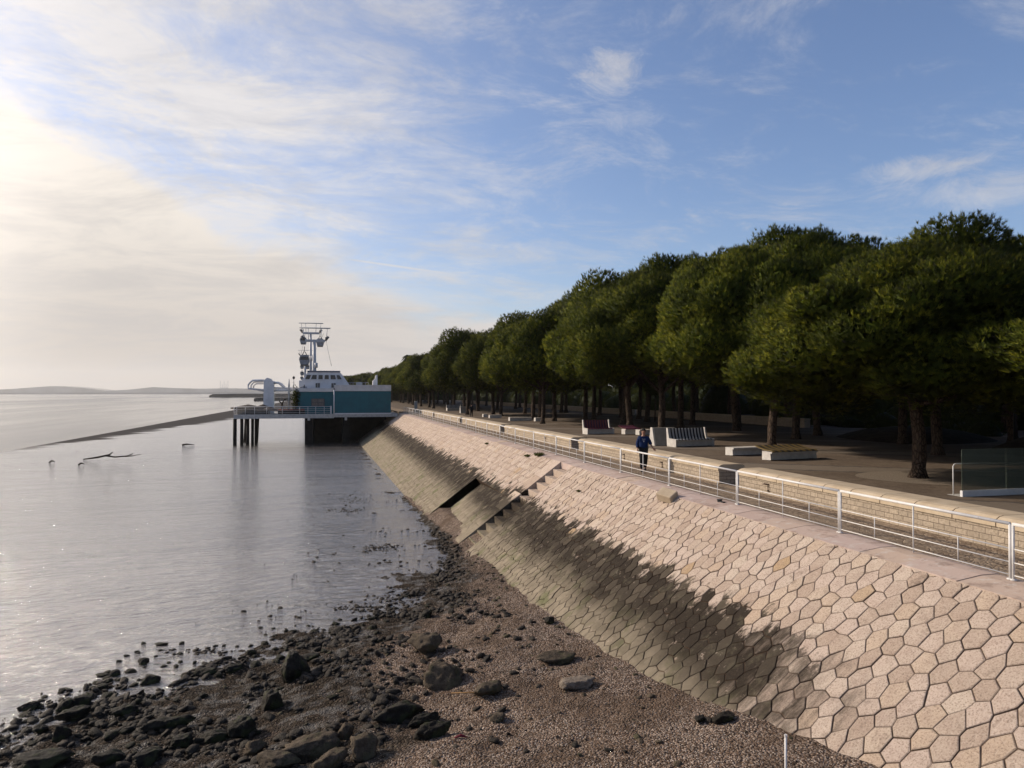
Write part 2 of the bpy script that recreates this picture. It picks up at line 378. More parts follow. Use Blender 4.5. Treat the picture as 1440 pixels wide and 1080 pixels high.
# ------------------------------------------------------------------ levels of the shore
TX0, TZ0, TDX, TDZ = 10.70, -.06, 4.75, 3.5          # slope: lip edge and run / drop per unit t
FOOT = [(-20,.36),(0,.46),(8.6,.614),(13.8,.80),(18.7,.905),(24,.955),(33,1.0),(43.7,1.065),(57.4,1.22),(80,1.31),(115,1.36),(1200,1.36)]
def foot_t(Y): return np.interp(Y, [a for a,b in FOOT], [b for a,b in FOOT])
def zmud(Y): return np.interp(Y, [0,35,110,2000], [-4.0,-4.0,-4.75,-4.75])
WL = [(-10,-40),(5,-26),(13,-11.5),(16.4,-6.3),(19.8,-4.2),(21.2,-.8),(23.8,2.0),(29.2,4.5),(33,5.0),(38.7,5.1),(48,4.9),(55.6,4.55),(75,4.3),(115,4.2),(1200,4.2)]
def wl_x(Y): return np.interp(Y, [a for a,b in WL], [b for a,b in WL])
def beach_z(X, Y, detail=True):
    ft = foot_t(Y); xf = TX0-TDX*ft; zf = TZ0-TDZ*ft; zm = zmud(Y); xw = wl_x(Y)
    s = (X-xw)/np.maximum(xf-xw, .25)
    up = np.clip(s, 0, 1.6)**1.3*(zf-zm)
    dn = np.clip(-(X-xw), 0, 40)*.035
    z = zm + up - np.minimum(dn, .5) - .015
    if detail:
        amp = .35+.65*sstep(-.1,.3,1-s)
        z = z + amp*(.10*fbm(X*.55, Y*.55, 4) + .035*fbm(X*2.6+5, Y*2.6, 4, .6) + .012*fbm(X*9, Y*9, 2)) * (.5+.5*sstep(60,20,Y))
    return z
def ground_hit(px, py):
    r = ray(px, py); k = 3.0+.02*np.arange(4000); X = r.x*k; Y = r.y*k; Z = CAMZ+r.z*k
    g = np.maximum(beach_z(X, Y), zmud(Y)); i = int(np.argmax(Z <= g)) if (Z <= g).any() else len(k)-1
    return Vector((X[i], Y[i], g[i]))

# beach mesh
ys = [5.0]
while ys[-1] < 120: ys.append(ys[-1] + .06*max(1, ys[-1]/16))
ys = np.array(ys); xs = np.arange(-24, 9.6, .07)
GX, GY = np.meshgrid(xs, ys)
GZ = beach_z(GX, GY)
s_ = (GX-wl_x(GY))/np.maximum((TX0-TDX*foot_t(GY))-wl_x(GY), .25)
wet = 1-sstep(.15, .95, s_ + .25*fbm(GX*.3+3, GY*.3, 3))
ny, nx = GX.shape; idx = np.arange(ny*nx).reshape(ny, nx)
F = np.stack([idx[:-1,:-1], idx[:-1,1:], idx[1:,1:], idx[1:,:-1]], -1).reshape(-1,4)
V = np.stack([GX, GY, GZ], -1).reshape(-1,3)
me = np_mesh('beach', V, F, True, {'wet':('POINT', wet.ravel())}); tag(link('beach', me, M['beach']), kind='structure')
# wet mud flat
xs2 = np.concatenate([np.linspace(-47.5,-44,8), np.linspace(-43,9,27)]); ys2 = np.concatenate([np.linspace(-5,35,9), np.linspace(45,110,9), np.linspace(130,1400,24)])
GX, GY = np.meshgrid(xs2, ys2); GZ = zmud(GY) - sstep(-44.3,-47.0,GX)*.6
ny, nx = GX.shape; idx = np.arange(ny*nx).reshape(ny, nx)
F = np.stack([idx[:-1,:-1], idx[:-1,1:], idx[1:,1:], idx[1:,:-1]], -1).reshape(-1,4)
me = np_mesh('mudflat', np.stack([GX+.8*np.sin(GY*.013)*sstep(-25,-44,GX), GY, GZ], -1).reshape(-1,3), F, True); tag(link('mudflat', me, M['mud']), kind='structure')
# river and the wide bed of the world below everything
m = MB(); R_ = 9000; rings = [(-R_,R_,-1200,R_+2000)]
m.add([(-R_,-1500,-5.0),(R_,-1500,-5.0),(R_,11000,-5.0),(-R_,11000,-5.0)], [(0,1,2,3)])
tag(m.build('river', M['river']), kind='structure')

# ------------------------------------------------------------------ hexagon-paved slope with stair and sunken ramp
ST_Y0, ST_Y1, BD_Y1, RP_Y1 = 30.9, 32.6, 33.7, 41.6     # stair, kerb band, sunken ramp end
def ramp_depth(Y, t):
    if BD_Y1 < Y < RP_Y1+.05: return .02 + .42*((Y-BD_Y1)/(RP_Y1-BD_Y1))**2.2
    return 0
SN = Vector((-TDZ, 0, TDX)).normalized()      # outward normal of the slope (up and to the river)
def S(Y, t, off=0.0):
    return Vector((TX0-TDX*t, Y, TZ0-TDZ*t)) + SN*off
LEN = math.hypot(TDX, TDZ)
class Cells:
    def __init__(s): s.v=[]; s.f=[]; s.r=[]; s.j=[]
    def poly(s, pts, rnd, depthf, inset=.014, jt=0):
        inset = random.uniform(.006, .014)
        # pts list of (Y,t) ; raised bevelled stone
        cy = sum(p[0] for p in pts)/len(pts); ct = sum(p[1] for p in pts)/len(pts); n = len(pts); b = len(s.v)
        lift = random.uniform(-.006,.012); tw = random.uniform(-.012,.012); tv = random.uniform(-.012,.012)
        for (k, d, h) in ((0,inset*.5,-.05),(1,inset*.8,-.010),(2,inset*2.0,.0)):
            for (Y,t) in pts:
                dy = Y-cy; dt = (t-ct)*LEN; L = math.hypot(dy,dt)+1e-6; q = max(0,1-d*1.15/L)
                yy = cy+dy*q; tt = ct+dt*q/LEN
                s.v.append(S(yy, tt, h+lift*(k>0)+(tw*dy+tv*dt)*(k>0)*1.2 - depthf(cy, ct)))
        s.v.append(S(cy, ct, .004+lift-depthf(cy,ct)))
        for k in range(2):
            for i in range(n):
                i2=(i+1)%n; s.f.append((b+k*n+i, b+k*n+i2, b+(k+1)*n+i2, b+(k+1)*n+i)); s.r.append(rnd); s.j.append(.8 if k==0 else .15)
        for i in range(n):
            i2=(i+1)%n; s.f.append((b+2*n+i, b+2*n+i2, b+3*n)); s.r.append(rnd); s.j.append(0)
    def build(s, name, mat, parent):
        me = bpy.data.meshes.new(name); me.from_pydata([tuple(v) for v in s.v], [], s.f); 
        for nm, arr in (('rnd', s.r), ('joint', s.j)):
            a = me.attributes.new(nm, 'FLOAT', 'FACE'); a.data.foreach_set('value', arr)
        return link(name, me, mat, parent)
def clip(poly, y0, y1, t0, t1):
    def cl(P, ax, val, sgn):
        out = []
        for i in range(len(P)):
            a, b = P[i], P[(i+1)%len(P)]; da = sgn*(a[ax]-val); db = sgn*(b[ax]-val)
            if da >= 0: out.append(a)
            if (da >= 0) != (db >= 0):
                u = da/(da-db); out.append((a[0]+(b[0]-a[0])*u, a[1]+(b[1]-a[1])*u))
        return out
    for ax, val, sg in ((0,y0,1),(0,y1,-1),(1,t0,1),(1,t1,-1)):
        poly = cl(poly, ax, val, sg)
        if len(poly) < 3: return []
    return poly
cells = Cells(); W = .36; PT = .385/LEN; A = .073/LEN
T_MAX = 1.45
jit = {}
def hv(j, k):
    if (j,k) not in jit:
        big = 1.0
        jit[(j,k)] = ((k*W/2)+random.uniform(-.028,.028), j*PT + (-A if (k+j)%2 else A)*(-1) * -1 * 1.0 + random.uniform(-.012,.012))
    return jit[(j,k)]
def hexes(y0, y1, t0, t1, depthf):
    for j in range(int(t0/PT)-1, int(t1/PT)+2):
        for c in range(int(y0/W)-1, int(y1/W)+2):
            k0 = 2*c + (j % 2)
            # row j between boundary j (smaller t) and j+1; midpoint of boundary j bulges to smaller t
            pts = [hv(j,k0), hv(j,k0+1), hv(j,k0+2), hv(j+1,k0+2), hv(j+1,k0+1), hv(j+1,k0)]
            p = clip(pts, y0, y1, t0, t1)
            if len(p) < 3: continue
            ar = abs(sum(p[i][0]*p[(i+1)%len(p)][1]-p[(i+1)%len(p)][0]*p[i][1] for i in range(len(p))))*.5*LEN
            if ar < .006: continue
            cells.poly(p, random.random(), depthf)
zero = lambda y, t: 0.0
RT = .50
hexes(-14, ST_Y0, 0, T_MAX, zero)
hexes(BD_Y1, RP_Y1, 0, RT, zero)
hexes(BD_Y1, RP_Y1, RT, T_MAX, lambda y,t: ramp_depth(y,t))
hexes(RP_Y1, 131, 0, T_MAX, zero)
slope = empty('sea_wall', (0,0,0), 0, 'long sloping stone sea wall paved with hexagonal blocks and a dark tide stain', 'sea wall')
cells.build('hexagonal_paving', M['slope'], slope)
# mortar bed just under the stones
def attr_face(o, rnd, joint):
    me = o.data
    for nm, v in (('rnd', rnd), ('joint', joint)):
        a = me.attributes.new(nm, 'FLOAT', 'FACE'); a.data.foreach_set('value', [v]*len(me.polygons) if not isinstance(v, list) else v)
m = MB()
def bed(y0, y1, t0, t1, d0, d1):
    n = max(1, int((y1-y0)/8))
    for i in range(n):
        a = y0+(y1-y0)*i/n; b = y0+(y1-y0)*(i+1)/n; da = d0+(d1-d0)*i/n; db = d0+(d1-d0)*(i+1)/n
        m.add([S(a,t0,-.02-da), S(b,t0,-.02-db), S(b,t1,-.02-db), S(a,t1,-.02-da)], [(0,1,2,3)])
bed(-14, ST_Y0, 0, T_MAX+.2, 0, 0); bed(BD_Y1, RP_Y1, 0, RT, 0, 0); [bed(BD_Y1+(RP_Y1-BD_Y1)*q/8, BD_Y1+(RP_Y1-BD_Y1)*(q+1)/8, RT, T_MAX+.2, .02+.42*(q/8)**2.2, .02+.42*((q+1)/8)**2.2) for q in range(8)]; bed(RP_Y1, 131, 0, T_MAX+.2, 0, 0)
o = m.build('mortar_bed', M['slope'], slope); attr_face(o, .3, 1.0)
# walls of the sunken ramp
m = MB()
m.add([S(RP_Y1,RT,0), S(RP_Y1,T_MAX,0), S(RP_Y1,T_MAX,-.75), S(RP_Y1,RT,-.75)], [(0,1,2,3)])
m.add([S(BD_Y1+3,RT,-.03), S(RP_Y1,RT,-.03), S(RP_Y1,RT,-.75), S(BD_Y1+3,RT,-.2)], [(0,1,2,3)])
o = m.build('ramp_cheek', M['slope'], slope); attr_face(o, .2, .55)
# kerb bands: beside the slot and beside the stair
def band(y0, y1, t0, t1, name, lift=.03, thick=.9, seg=1.1):
    mm = MB(); n = max(1, int((t1-t0)*LEN/seg)); rn = []
    for i in range(n):
        a = t0+(t1-t0)*i/n+.0012; b = t0+(t1-t0)*(i+1)/n-.0012
        j_ = random.uniform(-.008,.008)
        P = [S(y0,a,lift+j_),S(y1,a,lift+j_),S(y1,b,lift+j_),S(y0,b,lift+j_),S(y0,a,-thick),S(y1,a,-thick),S(y1,b,-thick),S(y0,b,-thick)]
        mm.add(P, [(0,1,2,3),(7,6,5,4),(0,4,5,1),(1,5,6,2),(2,6,7,3),(3,7,4,0)]); rn += [random.random()]*6
    o = mm.build(name, M['slope'], slope); attr_face(o, rn, .0); return o
band(ST_Y1, BD_Y1, -.0, 1.05, 'stair_kerb', .035, .9)
band(RP_Y1, RP_Y1+.28, RT-.05, T_MAX, 'ramp_kerb', .04, .6)
band(ST_Y0-.16, ST_Y0, .0, 1.05, 'stair_edging', .01, .8, .6)
# stair: twelve treads sunk into the slope
NS = 12; m = MB(); rn = []
for i in range(NS):
    t0 = i/NS*1.04; t1 = (i+1)/NS*1.04
    x0 = TX0-TDX*t0; x1 = TX0-TDX*t1; zt = TZ0-TDZ*t1-.02
    m.bbox(x1-.02, x0+.02, ST_Y0+.001, ST_Y1-.001, zt-1.2, zt+.0, .015); rn.append(i)
o = m.build('stair_tread', M['slope'], slope); attr_face(o, .31, 0.05)
# lip course of large bevelled slabs along the head of the slope
m = MB(); y = -14.0; rn = []
while y < 118:
    L = random.uniform(1.05, 1.35); a, b = y+.008, y+L-.008; d = random.uniform(-.008,.008)
    sk = .10
    P = [(TX0-.02,a,TZ0-.30),(TX0-.02,b,TZ0-.30),(TX0-.02,b,TZ0+d),(TX0-.02,a,TZ0+d),(11.22,b,.012+d),(11.22,a,.012+d),(11.62,b,.012+d),(11.62,a,.012+d),(11.62,b,-.3),(11.62,a,-.3)]
    m.add(P, [(0,1,2,3),(3,2,4,5),(5,4,6,7),(7,6,8,9),(0,3,5,7,9),(1,8,6,4,2)]); rn += [random.random()]*6; y += L
o = m.build('lip_course', M['lip'], slope); a = o.data.attributes.new('rnd','FLOAT','FACE'); a.data.foreach_set('value', rn)

# ------------------------------------------------------------------ promenade and plaza
m = MB()
for i in range(40):
    a = -14+i*12; m.add([(11.62,a,0),(13.6,a,0),(13.6,a+12,0),(11.62,a+12,0)], [(0,1,2,3)])
m.add([(11.62,-14,0),(11.62,466,0),(11.62,466,-6),(11.62,-14,-6)], [(0,1,2,3)])
tag(m.build('promenade', M['prom']), kind='structure')
m = MB(); m.add([(13.6,-14,-.004),(700,-14,-.004),(700,1400,-.004),(13.6,1400,-.004)], [(0,1,2,3)])
tag(m.build('plaza', M['plaza']), kind='structure')
# land beyond the pier, along the shore
m = MB(); m.add([(4.5,131,-.1),(13.6,131,-.02),(13.6,1400,-.02),(4.5,1400,-.1),(-1,1400,-5.2),(-1,131,-5.2)], [(0,1,2,3),(0,3,4,5)])
tag(m.build('far_shore_bank', M['soil']), kind='structure')

# ------------------------------------------------------------------ railing sections
rail_edges = [9.87+4.31*i for i in range(-3, 25)]
def make_rail(L=4.25):
    root = empty('railing_section', (11.44, 0, 0))
    h = .97
    for yy in (0.0, L): MB().tube([(0,yy,0),(0,yy,h)], .024, 8).build('post', M['rail'], root, True)
    MB().tube([(0,L/2,0),(0,L/2,h-.02)], .014, 8).build('middle_post', M['rail'], root, True)
    MB().tube([(0,0,h),(0,L,h)], .030, 10).build('handrail', M['rail'], root, True)
    for z in (.54,.305,.085): MB().tube([(0,.02,z),(0,L-.02,z)], .011, 6).build('rail', M['rail'], root, True)
    for yy in (L/4, 3*L/4): MB().tube([(0,yy,.085),(0,yy,.54)], .010, 6).build('baluster', M['rail'], root, True)
    for yy in (0.0, L): MB().tube([(0,yy,.0),(0,yy,.022)], .055, 10).build('foot_plate', M['rail'], root, True)
    return root
proto = make_rail()
nears = {3:'nearest railing section in view, cut by the right edge of the photo', 4:'second white railing section from the right edge', 5:'third white railing section from the right, before the wall opening',
         6:'fourth white railing section from the right, just this side of the walking man', 7:'white railing section in front of the walking man', 8:'white railing section just beyond the walking man',
         9:'white railing section at the head of the stone stair', 10:'white railing section one beyond the stair head'}
for i, y0 in enumerate(rail_edges):
    o = proto if i == 0 else copy_tree(proto)
    o.location = (11.44, y0+.03, .012)
    if i in nears: lb = nears[i]
    elif i < 3: lb = 'white steel railing section beside the walkway, near the camera outside the photo'
    else: lb = 'distant white steel railing section along the promenade towards the pier'
    tag(o, lb, 'railing', 'white railing sections along the promenade')

# ------------------------------------------------------------------ low wall with rounded cap
gaps = [(21.7,23.0),(38.0,39.3),(55.8,57.2),(75.0,76.6),(96.2,97.6),(117.5,119)]
prev = -14; labs = ['low stone seat wall with rounded cap, nearest stretch on the right','low stone seat wall stretch right behind the walking man','low stone seat wall stretch beside the striped benches, third from the right','low stone seat wall stretch, fourth from the right','low stone seat wall stretch, fifth from the right','low stone seat wall stretch nearest the pier building']
for gi, (a, b) in enumerate(gaps):
    w = empty('seat_wall', (13.5, prev, 0), 0, labs[gi], 'low wall', 'low stone seat walls along the promenade')
    L = a-prev
    m = MB(); m.box(0.0, .98, 0, L, -.1, .46); m.build('block_face', M['block'], w)
    m = MB(); n = max(1, round(L/1.09)); prof = [(-.045,.462),(-.045,.56),(-.02,.62),(.05,.665),(.16,.69),(.80,.69),(.95,.675),(1.02,.63),(1.03,.462)]
    for i in range(n):
        y0 = L*i/n+.014-(.03 if i==0 else 0); y1 = L*(i+1)/n-.014+(.03 if i==n-1 else 0); m.prism(prof, 'y', y0, y1)
    m.box(.01,.99,.02,L-.02,.455,.60)
    m.build('cap', M['cap'], w); prev = b
    # small rusty iron fixtures on the face
    if gi < 3:
        for fy in ([14.9+prev*0, 18.9] if gi == 0 else [26.2,30.0] if gi == 1 else [44]):
            yy = fy-(prev-b if False else 0)
        ws = {0:[30.3-14+.0, 34.0], 1:[4.5,8.5], 2:[5]}[gi]
        for fy in ws:
            mm = MB(); mm.tube([(-.03,fy,.33),(-.03,fy,.14)], .012, 6); mm.tube([(-.03,fy,.33),(-.10,fy+.02,.33),(-.10,fy+.18,.33)], .008, 6); mm.box(-.045,.0,fy-.02,fy+.22,.335,.36); mm.box(-.05,0,fy-.03,fy+.03,.12,.16)
            mm.build('iron_bracket', M['rust'], w)

# ------------------------------------------------------------------ rocks
def ico(sub):
    bm = bmesh.new(); bmesh.ops.create_icosphere(bm, subdivisions=sub, radius=1)
    v = np.array([tuple(x.co) for x in bm.verts]); f = np.array([[w.index for w in p.verts] for p in bm.faces]); bm.free(); return v, f
ICO = {k: ico(k) for k in (1,2,3,4)}
def rock_pts(sub, rng, planes=11, rough=.09):
    v, f = ICO[sub]; n = rng.normal(size=(planes,3)); n /= np.linalg.norm(n,axis=1)[:,None]
    n = np.vstack([n, [[0,0,1],[0,0,-1]]]); d = rng.uniform(.55,.95,len(n))
    dots = v @ n.T; r = np.min(np.where(dots>.05, d/np.maximum(dots,.05), 9), axis=1); r = np.minimum(r, 1.15)
    p = v*r[:,None]
    if rough: 
        nn = np.array([mnoise.fractal(Vector(q*3.0)+Vector((rng.uniform(0,.01),7,3)), .55, 2.2, 5) for q in p]); p = p*(1+rough*nn[:,None]*1.6)
    return p, f
def rock(name, px, py, wpx, hpx, mat, label, rz=0, depth=.75, seed=0, group='large rocks on the foreshore', sink=.18):
    rng = np.random.default_rng(seed+100)
    g = ground_hit(px, py+hpx*.28)
    d = (g-Vector((0,0,CAMZ))).dot(CM @ Vector((0,0,-1)))
    w = wpx*d/1000; h = max(hpx*d/1000*.95, w*.28)
    p, f = rock_pts(4 if wpx > 24 else 3, rng)
    ext = p.max(0)-p.min(0); p = (p-(p.max(0)+p.min(0))/2)/ext*np.array([w, w*depth, h])
    c, s = math.cos(rz), math.sin(rz); p = p @ np.array([[c,s,0],[-s,c,0],[0,0,1]])
    p[:,2] += h*.5-h*sink
    me = np_mesh(name, p, f, False); o = link(name, me, mat); o.location = g
    me.polygons.foreach_set('use_smooth', np.ones(len(f), bool)); 
    return tag(o, label, 'rock', group)
K = 'rock_dark'; Bn = 'rock_brown'; Pl = 'rock_pale'
RK = [(415,940,42,44,K,'tall dark angular boulder standing at the water edge',.3,.8),
 (382,986,31,29,K,'rounded dark boulder just below the tall angular one',.8,.9),
 (598,908,46,34,Bn,'blocky brown boulder in the middle of the shore, above the pyramid shaped rock',.2,.8),
 (340,1026,42,32,K,'dark pointed boulder left of the bottom centre slabs',.5,.8),
 (624,953,58,40,Bn,'brown pyramid shaped rock in the middle of the beach',.1,.8),
 (686,969,44,20,Bn,'lumpy brown rock just right of the pyramid shaped rock',.2,.7),
 (783,927,62,17,Bn,'long low tan rock lying on the dry gravel near the wall foot',.15,.45),
 (812,961,52,16,Pl,'flat pale slab of stone on the dry gravel',-.2,.6),
 (562,1003,88,30,K,'longest dark slab in the stack of three at the bottom centre',.35,.35),
 (596,1013,54,16,K,'thin middle slab in the stack of three at the bottom centre',.3,.35),
 (608,1027,56,27,K,'squared lowest slab in the stack of three at the bottom centre',.3,.5),
 (437,1052,84,28,Bn,'broad flat grey slab along the bottom edge',.25,.5),
 (511,1054,42,38,Bn,'upright grey green rock on the bottom edge, right of the broad slab',.6,.8),
 (465,1070,52,26,Bn,'sloping slab cut by the bottom edge between the broad slab and upright rock',.3,.6),
 (392,1071,62,24,Bn,'flat slab in the bottom edge left of the broad slab',.0,.7),
 (237,1018,70,19,K,'long low dark rock lying level in the wet mud',.05,.4),
 (102,1008,46,22,K,'long dark rock below the pair of boulders on the left shore',.4,.5),
 (116,986,30,20,K,'right one of the dark pair of boulders at the left water edge',.2,.8),
 (90,994,22,20,K,'left one of the dark pair of boulders at the left water edge',.7,.8),
 (40,994,28,13,K,'flat dark rock sitting alone in the water on the left',.1,.6),
 (57,1026,20,14,K,'small round dark rock at the far left shore',.3,.8),
 (86,1031,26,26,K,'dark wedge rock under the long rock on the left shore',.9,.7),
 (202,931,15,11,K,'round dark rock standing out in the shallow film, the farthest out',.3,.8),
 (162,947,14,10,K,'small dark rock in the shallow film left of the round one',.3,.8),
 (211,956,28,14,K,'ragged dark rock just below the round one in the film',.2,.6),
 (62,1071,78,24,K,'wide dark rock cut by the bottom edge at the left corner',.1,.6),
 (153,1066,48,24,K,'dark humped rock on the bottom edge, left part',.4,.7),
 (486,1030,28,26,Bn,'small tan topped rock above the broad flat slab',.4,.8),
 (360,1052,28,25,Bn,'small brown rock left of the broad flat slab',.6,.8),
 (300,1037,42,22,K,'low dark rock left of the pointed boulder',.0,.6),
 (773,873,16,11,K,'dark weedy lump at the foot of the stone slope',.2,.8),
 (600,865,16,14,K,'dark stone on the upper mud, above the blocky boulder',.2,.8),
 (435,925,30,10,K,'low dark rock touching the right side of the tall boulder',.2,.6),
 (208,1065,44,20,K,'dark rock on the bottom edge between two humped rocks',.7,.7),
 (255,1044,34,18,K,'dark rock under the long low one, near the bottom left',.2,.7),
 (175,1000,38,16,K,'dark flat rock between the boulder pair and the long low rock',.3,.6),
 (330,940,26,12,K,'dark low rock up the shore left of the tall boulder',.4,.6),
 (290,945,30,11,K,'dark elongated rock at the water edge left centre',-.1,.5),
 (700,1010,24,12,Bn,'small brown rock just right of the stack of slabs',.3,.7),
 (1020,1010,40,14,K,'dark clump of weed covered stones by the lower wall foot',.3,.6),
 (985,1012,24,10,K,'small weed covered stone beside the dark clump by the wall foot',.6,.6)]
for i, (px,py,w,h,mt,lb,rz,dp) in enumerate(RK):
    rock('rock', px, py, w, h, M[mt], lb, rz, dp, i)
# individual small stones at the waterline
stone_me = []
for k in range(6):
    p, f = rock_pts(2, np.random.default_rng(50+k)); stone_me.append(np_mesh('stone', p, f, True)); stone_me[-1].materials.append(M[K])
random.seed(21); cnt = 0
while cnt < 150:
    t = random.random()
    if t < .72:
        px = random.uniform(0, 640); py = np.interp(px, [0,80,200,300,420,500,600,640], [1030,985,935,915,900,880,845,810]) + random.gauss(6, 16)
    else:
        px = random.uniform(120,560); py = random.uniform(930,1078)
    if py > 1078: continue
    g = ground_hit(px, py); d = g.length
    o = bpy.data.objects.new('stone', random.choice(stone_me)); COL.objects.link(o)
    r = random.uniform(.05,.13)*(1 if random.random()<.8 else 1.6)
    o.location = g + Vector((0,0,r*.12)); o.scale = (r, r*random.uniform(.6,.9), r*random.uniform(.4,.7)); o.rotation_euler = (random.uniform(-.2,.2),random.uniform(-.2,.2),random.uniform(0,6))
    tag(o, 'small dark wet stone scattered along the muddy waterline', 'stone', 'small dark stones along the waterline'); cnt += 1
# pebbles, shell grit and weed that nobody could count
def scatter(name, n, sampler, rlo, rhi, mat, sub=1, flat=.55, power=2.5, seed=3):
    rng = np.random.default_rng(seed); bases = [rock_pts(sub, rng, 9, 0) for _ in range(8)]
    P = sampler(rng, n); Vs = []; Fs = []; off = 0
    bi = rng.integers(0, 8, len(P)); sz = rlo+(rhi-rlo)*rng.random(len(P))**power; an = rng.random(len(P))*2*PI
    for b in range(8):
        q = P[bi==b]; s = sz[bi==b]; a = an[bi==b]; v, f = bases[b]
        if not len(q): continue
        tilt = rng.normal(0,.25,(len(q),2))
        vx = v[:,0][None]*s[:,None]; vy = v[:,1][None]*s[:,None]*.75; vz = v[:,2][None]*s[:,None]*flat
        vz = vz + vx*tilt[:,:1] + vy*tilt[:,1:]
        X = vx*np.cos(a)[:,None]-vy*np.sin(a)[:,None]+q[:,0:1]; Y = vx*np.sin(a)[:,None]+vy*np.cos(a)[:,None]+q[:,1:2]; Z = vz+q[:,2:3]+(s*flat*.2)[:,None]
        Vs.append(np.stack([X,Y,Z],-1).reshape(-1,3)); Fs.append((f[None]+(np.arange(len(q))*len(v))[:,None,None]+off).reshape(-1,3)); off += len(q)*len(v)
    me = np_mesh(name, np.vstack(Vs), np.vstack(Fs), sub > 1); return tag(link(name, me, mat), kind='stuff')
def samp_wet(rng, n):
    Y = 8+30*rng.random(n*8)**1.5; xw = wl_x(Y); xf = TX0-TDX*foot_t(Y)
    s = np.where(rng.random(len(Y)) < .7, rng.normal(.14,.22,len(Y)), rng.normal(.38,.22,len(Y))); X = xw+(xf-xw)*s
    k = (fbm(X*.7+9, Y*.7, 4) + .30*rng.random(len(Y)) > .12) & (X < xf-.3) & (X > -20) & (s > -.14-.05*rng.random(len(Y))) & (rng.random(len(Y)) < .12+.88*sstep(29,21,Y)); X, Y = X[k][:n], Y[k][:n]
    return np.stack([X, Y, np.maximum(beach_z(X,Y), zmud(Y))], -1)
def samp_dry(rng, n):
    Y = 8+26*rng.random(n*3)**1.4; xw = wl_x(Y); xf = TX0-TDX*foot_t(Y); s = rng.random(len(Y))**.7
    X = xw+(xf-xw)*s; X, Y = X[:n], Y[:n]; return np.stack([X, Y, beach_z(X,Y)], -1)
def samp_far(rng, n):
    Y = 24+26*rng.random(n); X = wl_x(Y)+rng.normal(-.4,1.3,n)-rng.random(n)**3*5; xf = TX0-TDX*foot_t(Y)
    k = (X < xf-.2) & (fbm(X*.5,Y*.5,3)+.4*rng.random(n) > .25); X, Y = X[k], Y[k]
    return np.stack([X, Y, np.maximum(beach_z(X,Y), zmud(Y))], -1)
tag(scatter('wet_pebbles', 13000, samp_wet, .016, .16, M['pebble'], 2, .6, 4.5, 3), 'dark wet pebbles and mud lumps strewn over the lower beach', 'pebbles')
tag(scatter('dry_gravel', 16000, samp_dry, .009, .035, M['shell'], 1, .6, 3.0, 4), 'brown and pale gravel grains on the dry upper beach', 'gravel')
tag(scatter('beach_stones', 900, samp_dry, .025, .10, M['rock_brown'], 2, .55, 3.0, 8), 'loose brown stones dotting the dry gravel', 'stones')
tag(scatter('mud_lumps', 900, samp_far, .02, .13, M['pebble'], 1, .4, 3.0, 5), 'dark mud lumps dotting the wet flat by the wall foot', 'mud lumps')

# weed patches lying on the film
def samp_patch(cs):
    def f(rng, n):
        out = []
        for (px,py,wx,wy,k) in cs:
            q = []
            for _ in range(k):
                p = onZ(px+rng.normal(0,wx), py+rng.normal(0,wy), -4.25 if py < 760 else -4.02); p.z = float(zmud(p.y)); q.append(tuple(p))
            out += q
        return np.array(out)
    return f
tag(scatter('weed_patches', 1, samp_patch([(497,553+152,14,5,90),(487,722,16,2.5,80),(540,771,16,2.5,130),(515,776,4,2,30),(290,918,22,3,60),(430,895,26,5,120),(560,842,18,6,130),(505,856,20,3,80)]), .03, .12, M['pebble'], 1, .35, 2, 8), 'dark strands of weed lying on the wet flat', 'weed')

# driftwood out on the flat
def wood(name, px, py, pts, r, label, scale=1.0):
    g = onZ(px, py, -4.6); g.z = float(zmud(g.y)); o = MB()
    for P, R in pts: o.tube([Vector(p)*scale for p in P], [q*scale for q in R], 7)
    ob = o.build(name, M['wood_dark'], None, True); ob.location = g; return tag(ob, label, 'driftwood')
wood('driftwood_branch', 117, 647, [([(0,0,.1),(2,.2,.35),(3.8,.3,.75),(4.3,.2,1.2)], [.09,.16,.14,.05]), ([(3.3,.3,.6),(4.6,.2,.35),(6.5,.1,.5),(7.4,0,.9)], [.14,.12,.1,.04]), ([(6.2,0,.4),(7.2,-.2,.5),(8.6,.1,.75)],[.08,.07,.03]), ([(7.0,0,.5),(7.3,.1,1.0)],[.05,.03])], 0, 'dark forked driftwood branch stranded on the wet flat', .72)
wood('driftwood_stump', 256, 625, [([(0,0,.15),(1.2,0,.3),(3,0,.08)], [.22,.2,.05])], 0, 'short dark stump stranded in front of the pier posts', .6)
for (px,py,l_) in ((69,651,'tiny dark float on the wet flat, left of the driftwood branch'),(110,655,'small dark stick on the flat beneath the driftwood branch')):
    wood('debris', px, py, [([(0,0,0),(.35,0,.25),(.7,.1,.1)],[.1,.13,.05])], 0, l_, .8)
# fallen stick on the gravel, bent orange root
g = ground_hit(668,978); o = MB()
for k in range(9):
    a = random.uniform(-.5,.7); o.tube([(0,0,.03),(.25*math.cos(a),.2*math.sin(a),.07+.05*random.random()),(.6*math.cos(a+.3),.4*math.sin(a+.3),.03)], [.012,.01,.003], 5)
o.tube([(-.5,.15,.04),(0,0,.06),(.4,-.2,.03)], [.012,.02,.012], 5)
ob = o.build('root_tangle', simple('dry_root', (.22,.13,.06), .9), None, True); ob.location = g; tag(ob, 'tangle of dry orange brown roots on the gravel', 'roots')
g = ground_hit(648,1038); o = MB(); o.tube([(-.12,0,.02),(0,.02,.04),(.12,-.02,.015)], [.012,.03,.012], 6); ob = o.build('red_scrap', simple('faded_red_plastic', (.16,.02,.03), .6), None, True); ob.location = g; tag(ob, 'small dark red scrap lying on the gravel', 'litter')
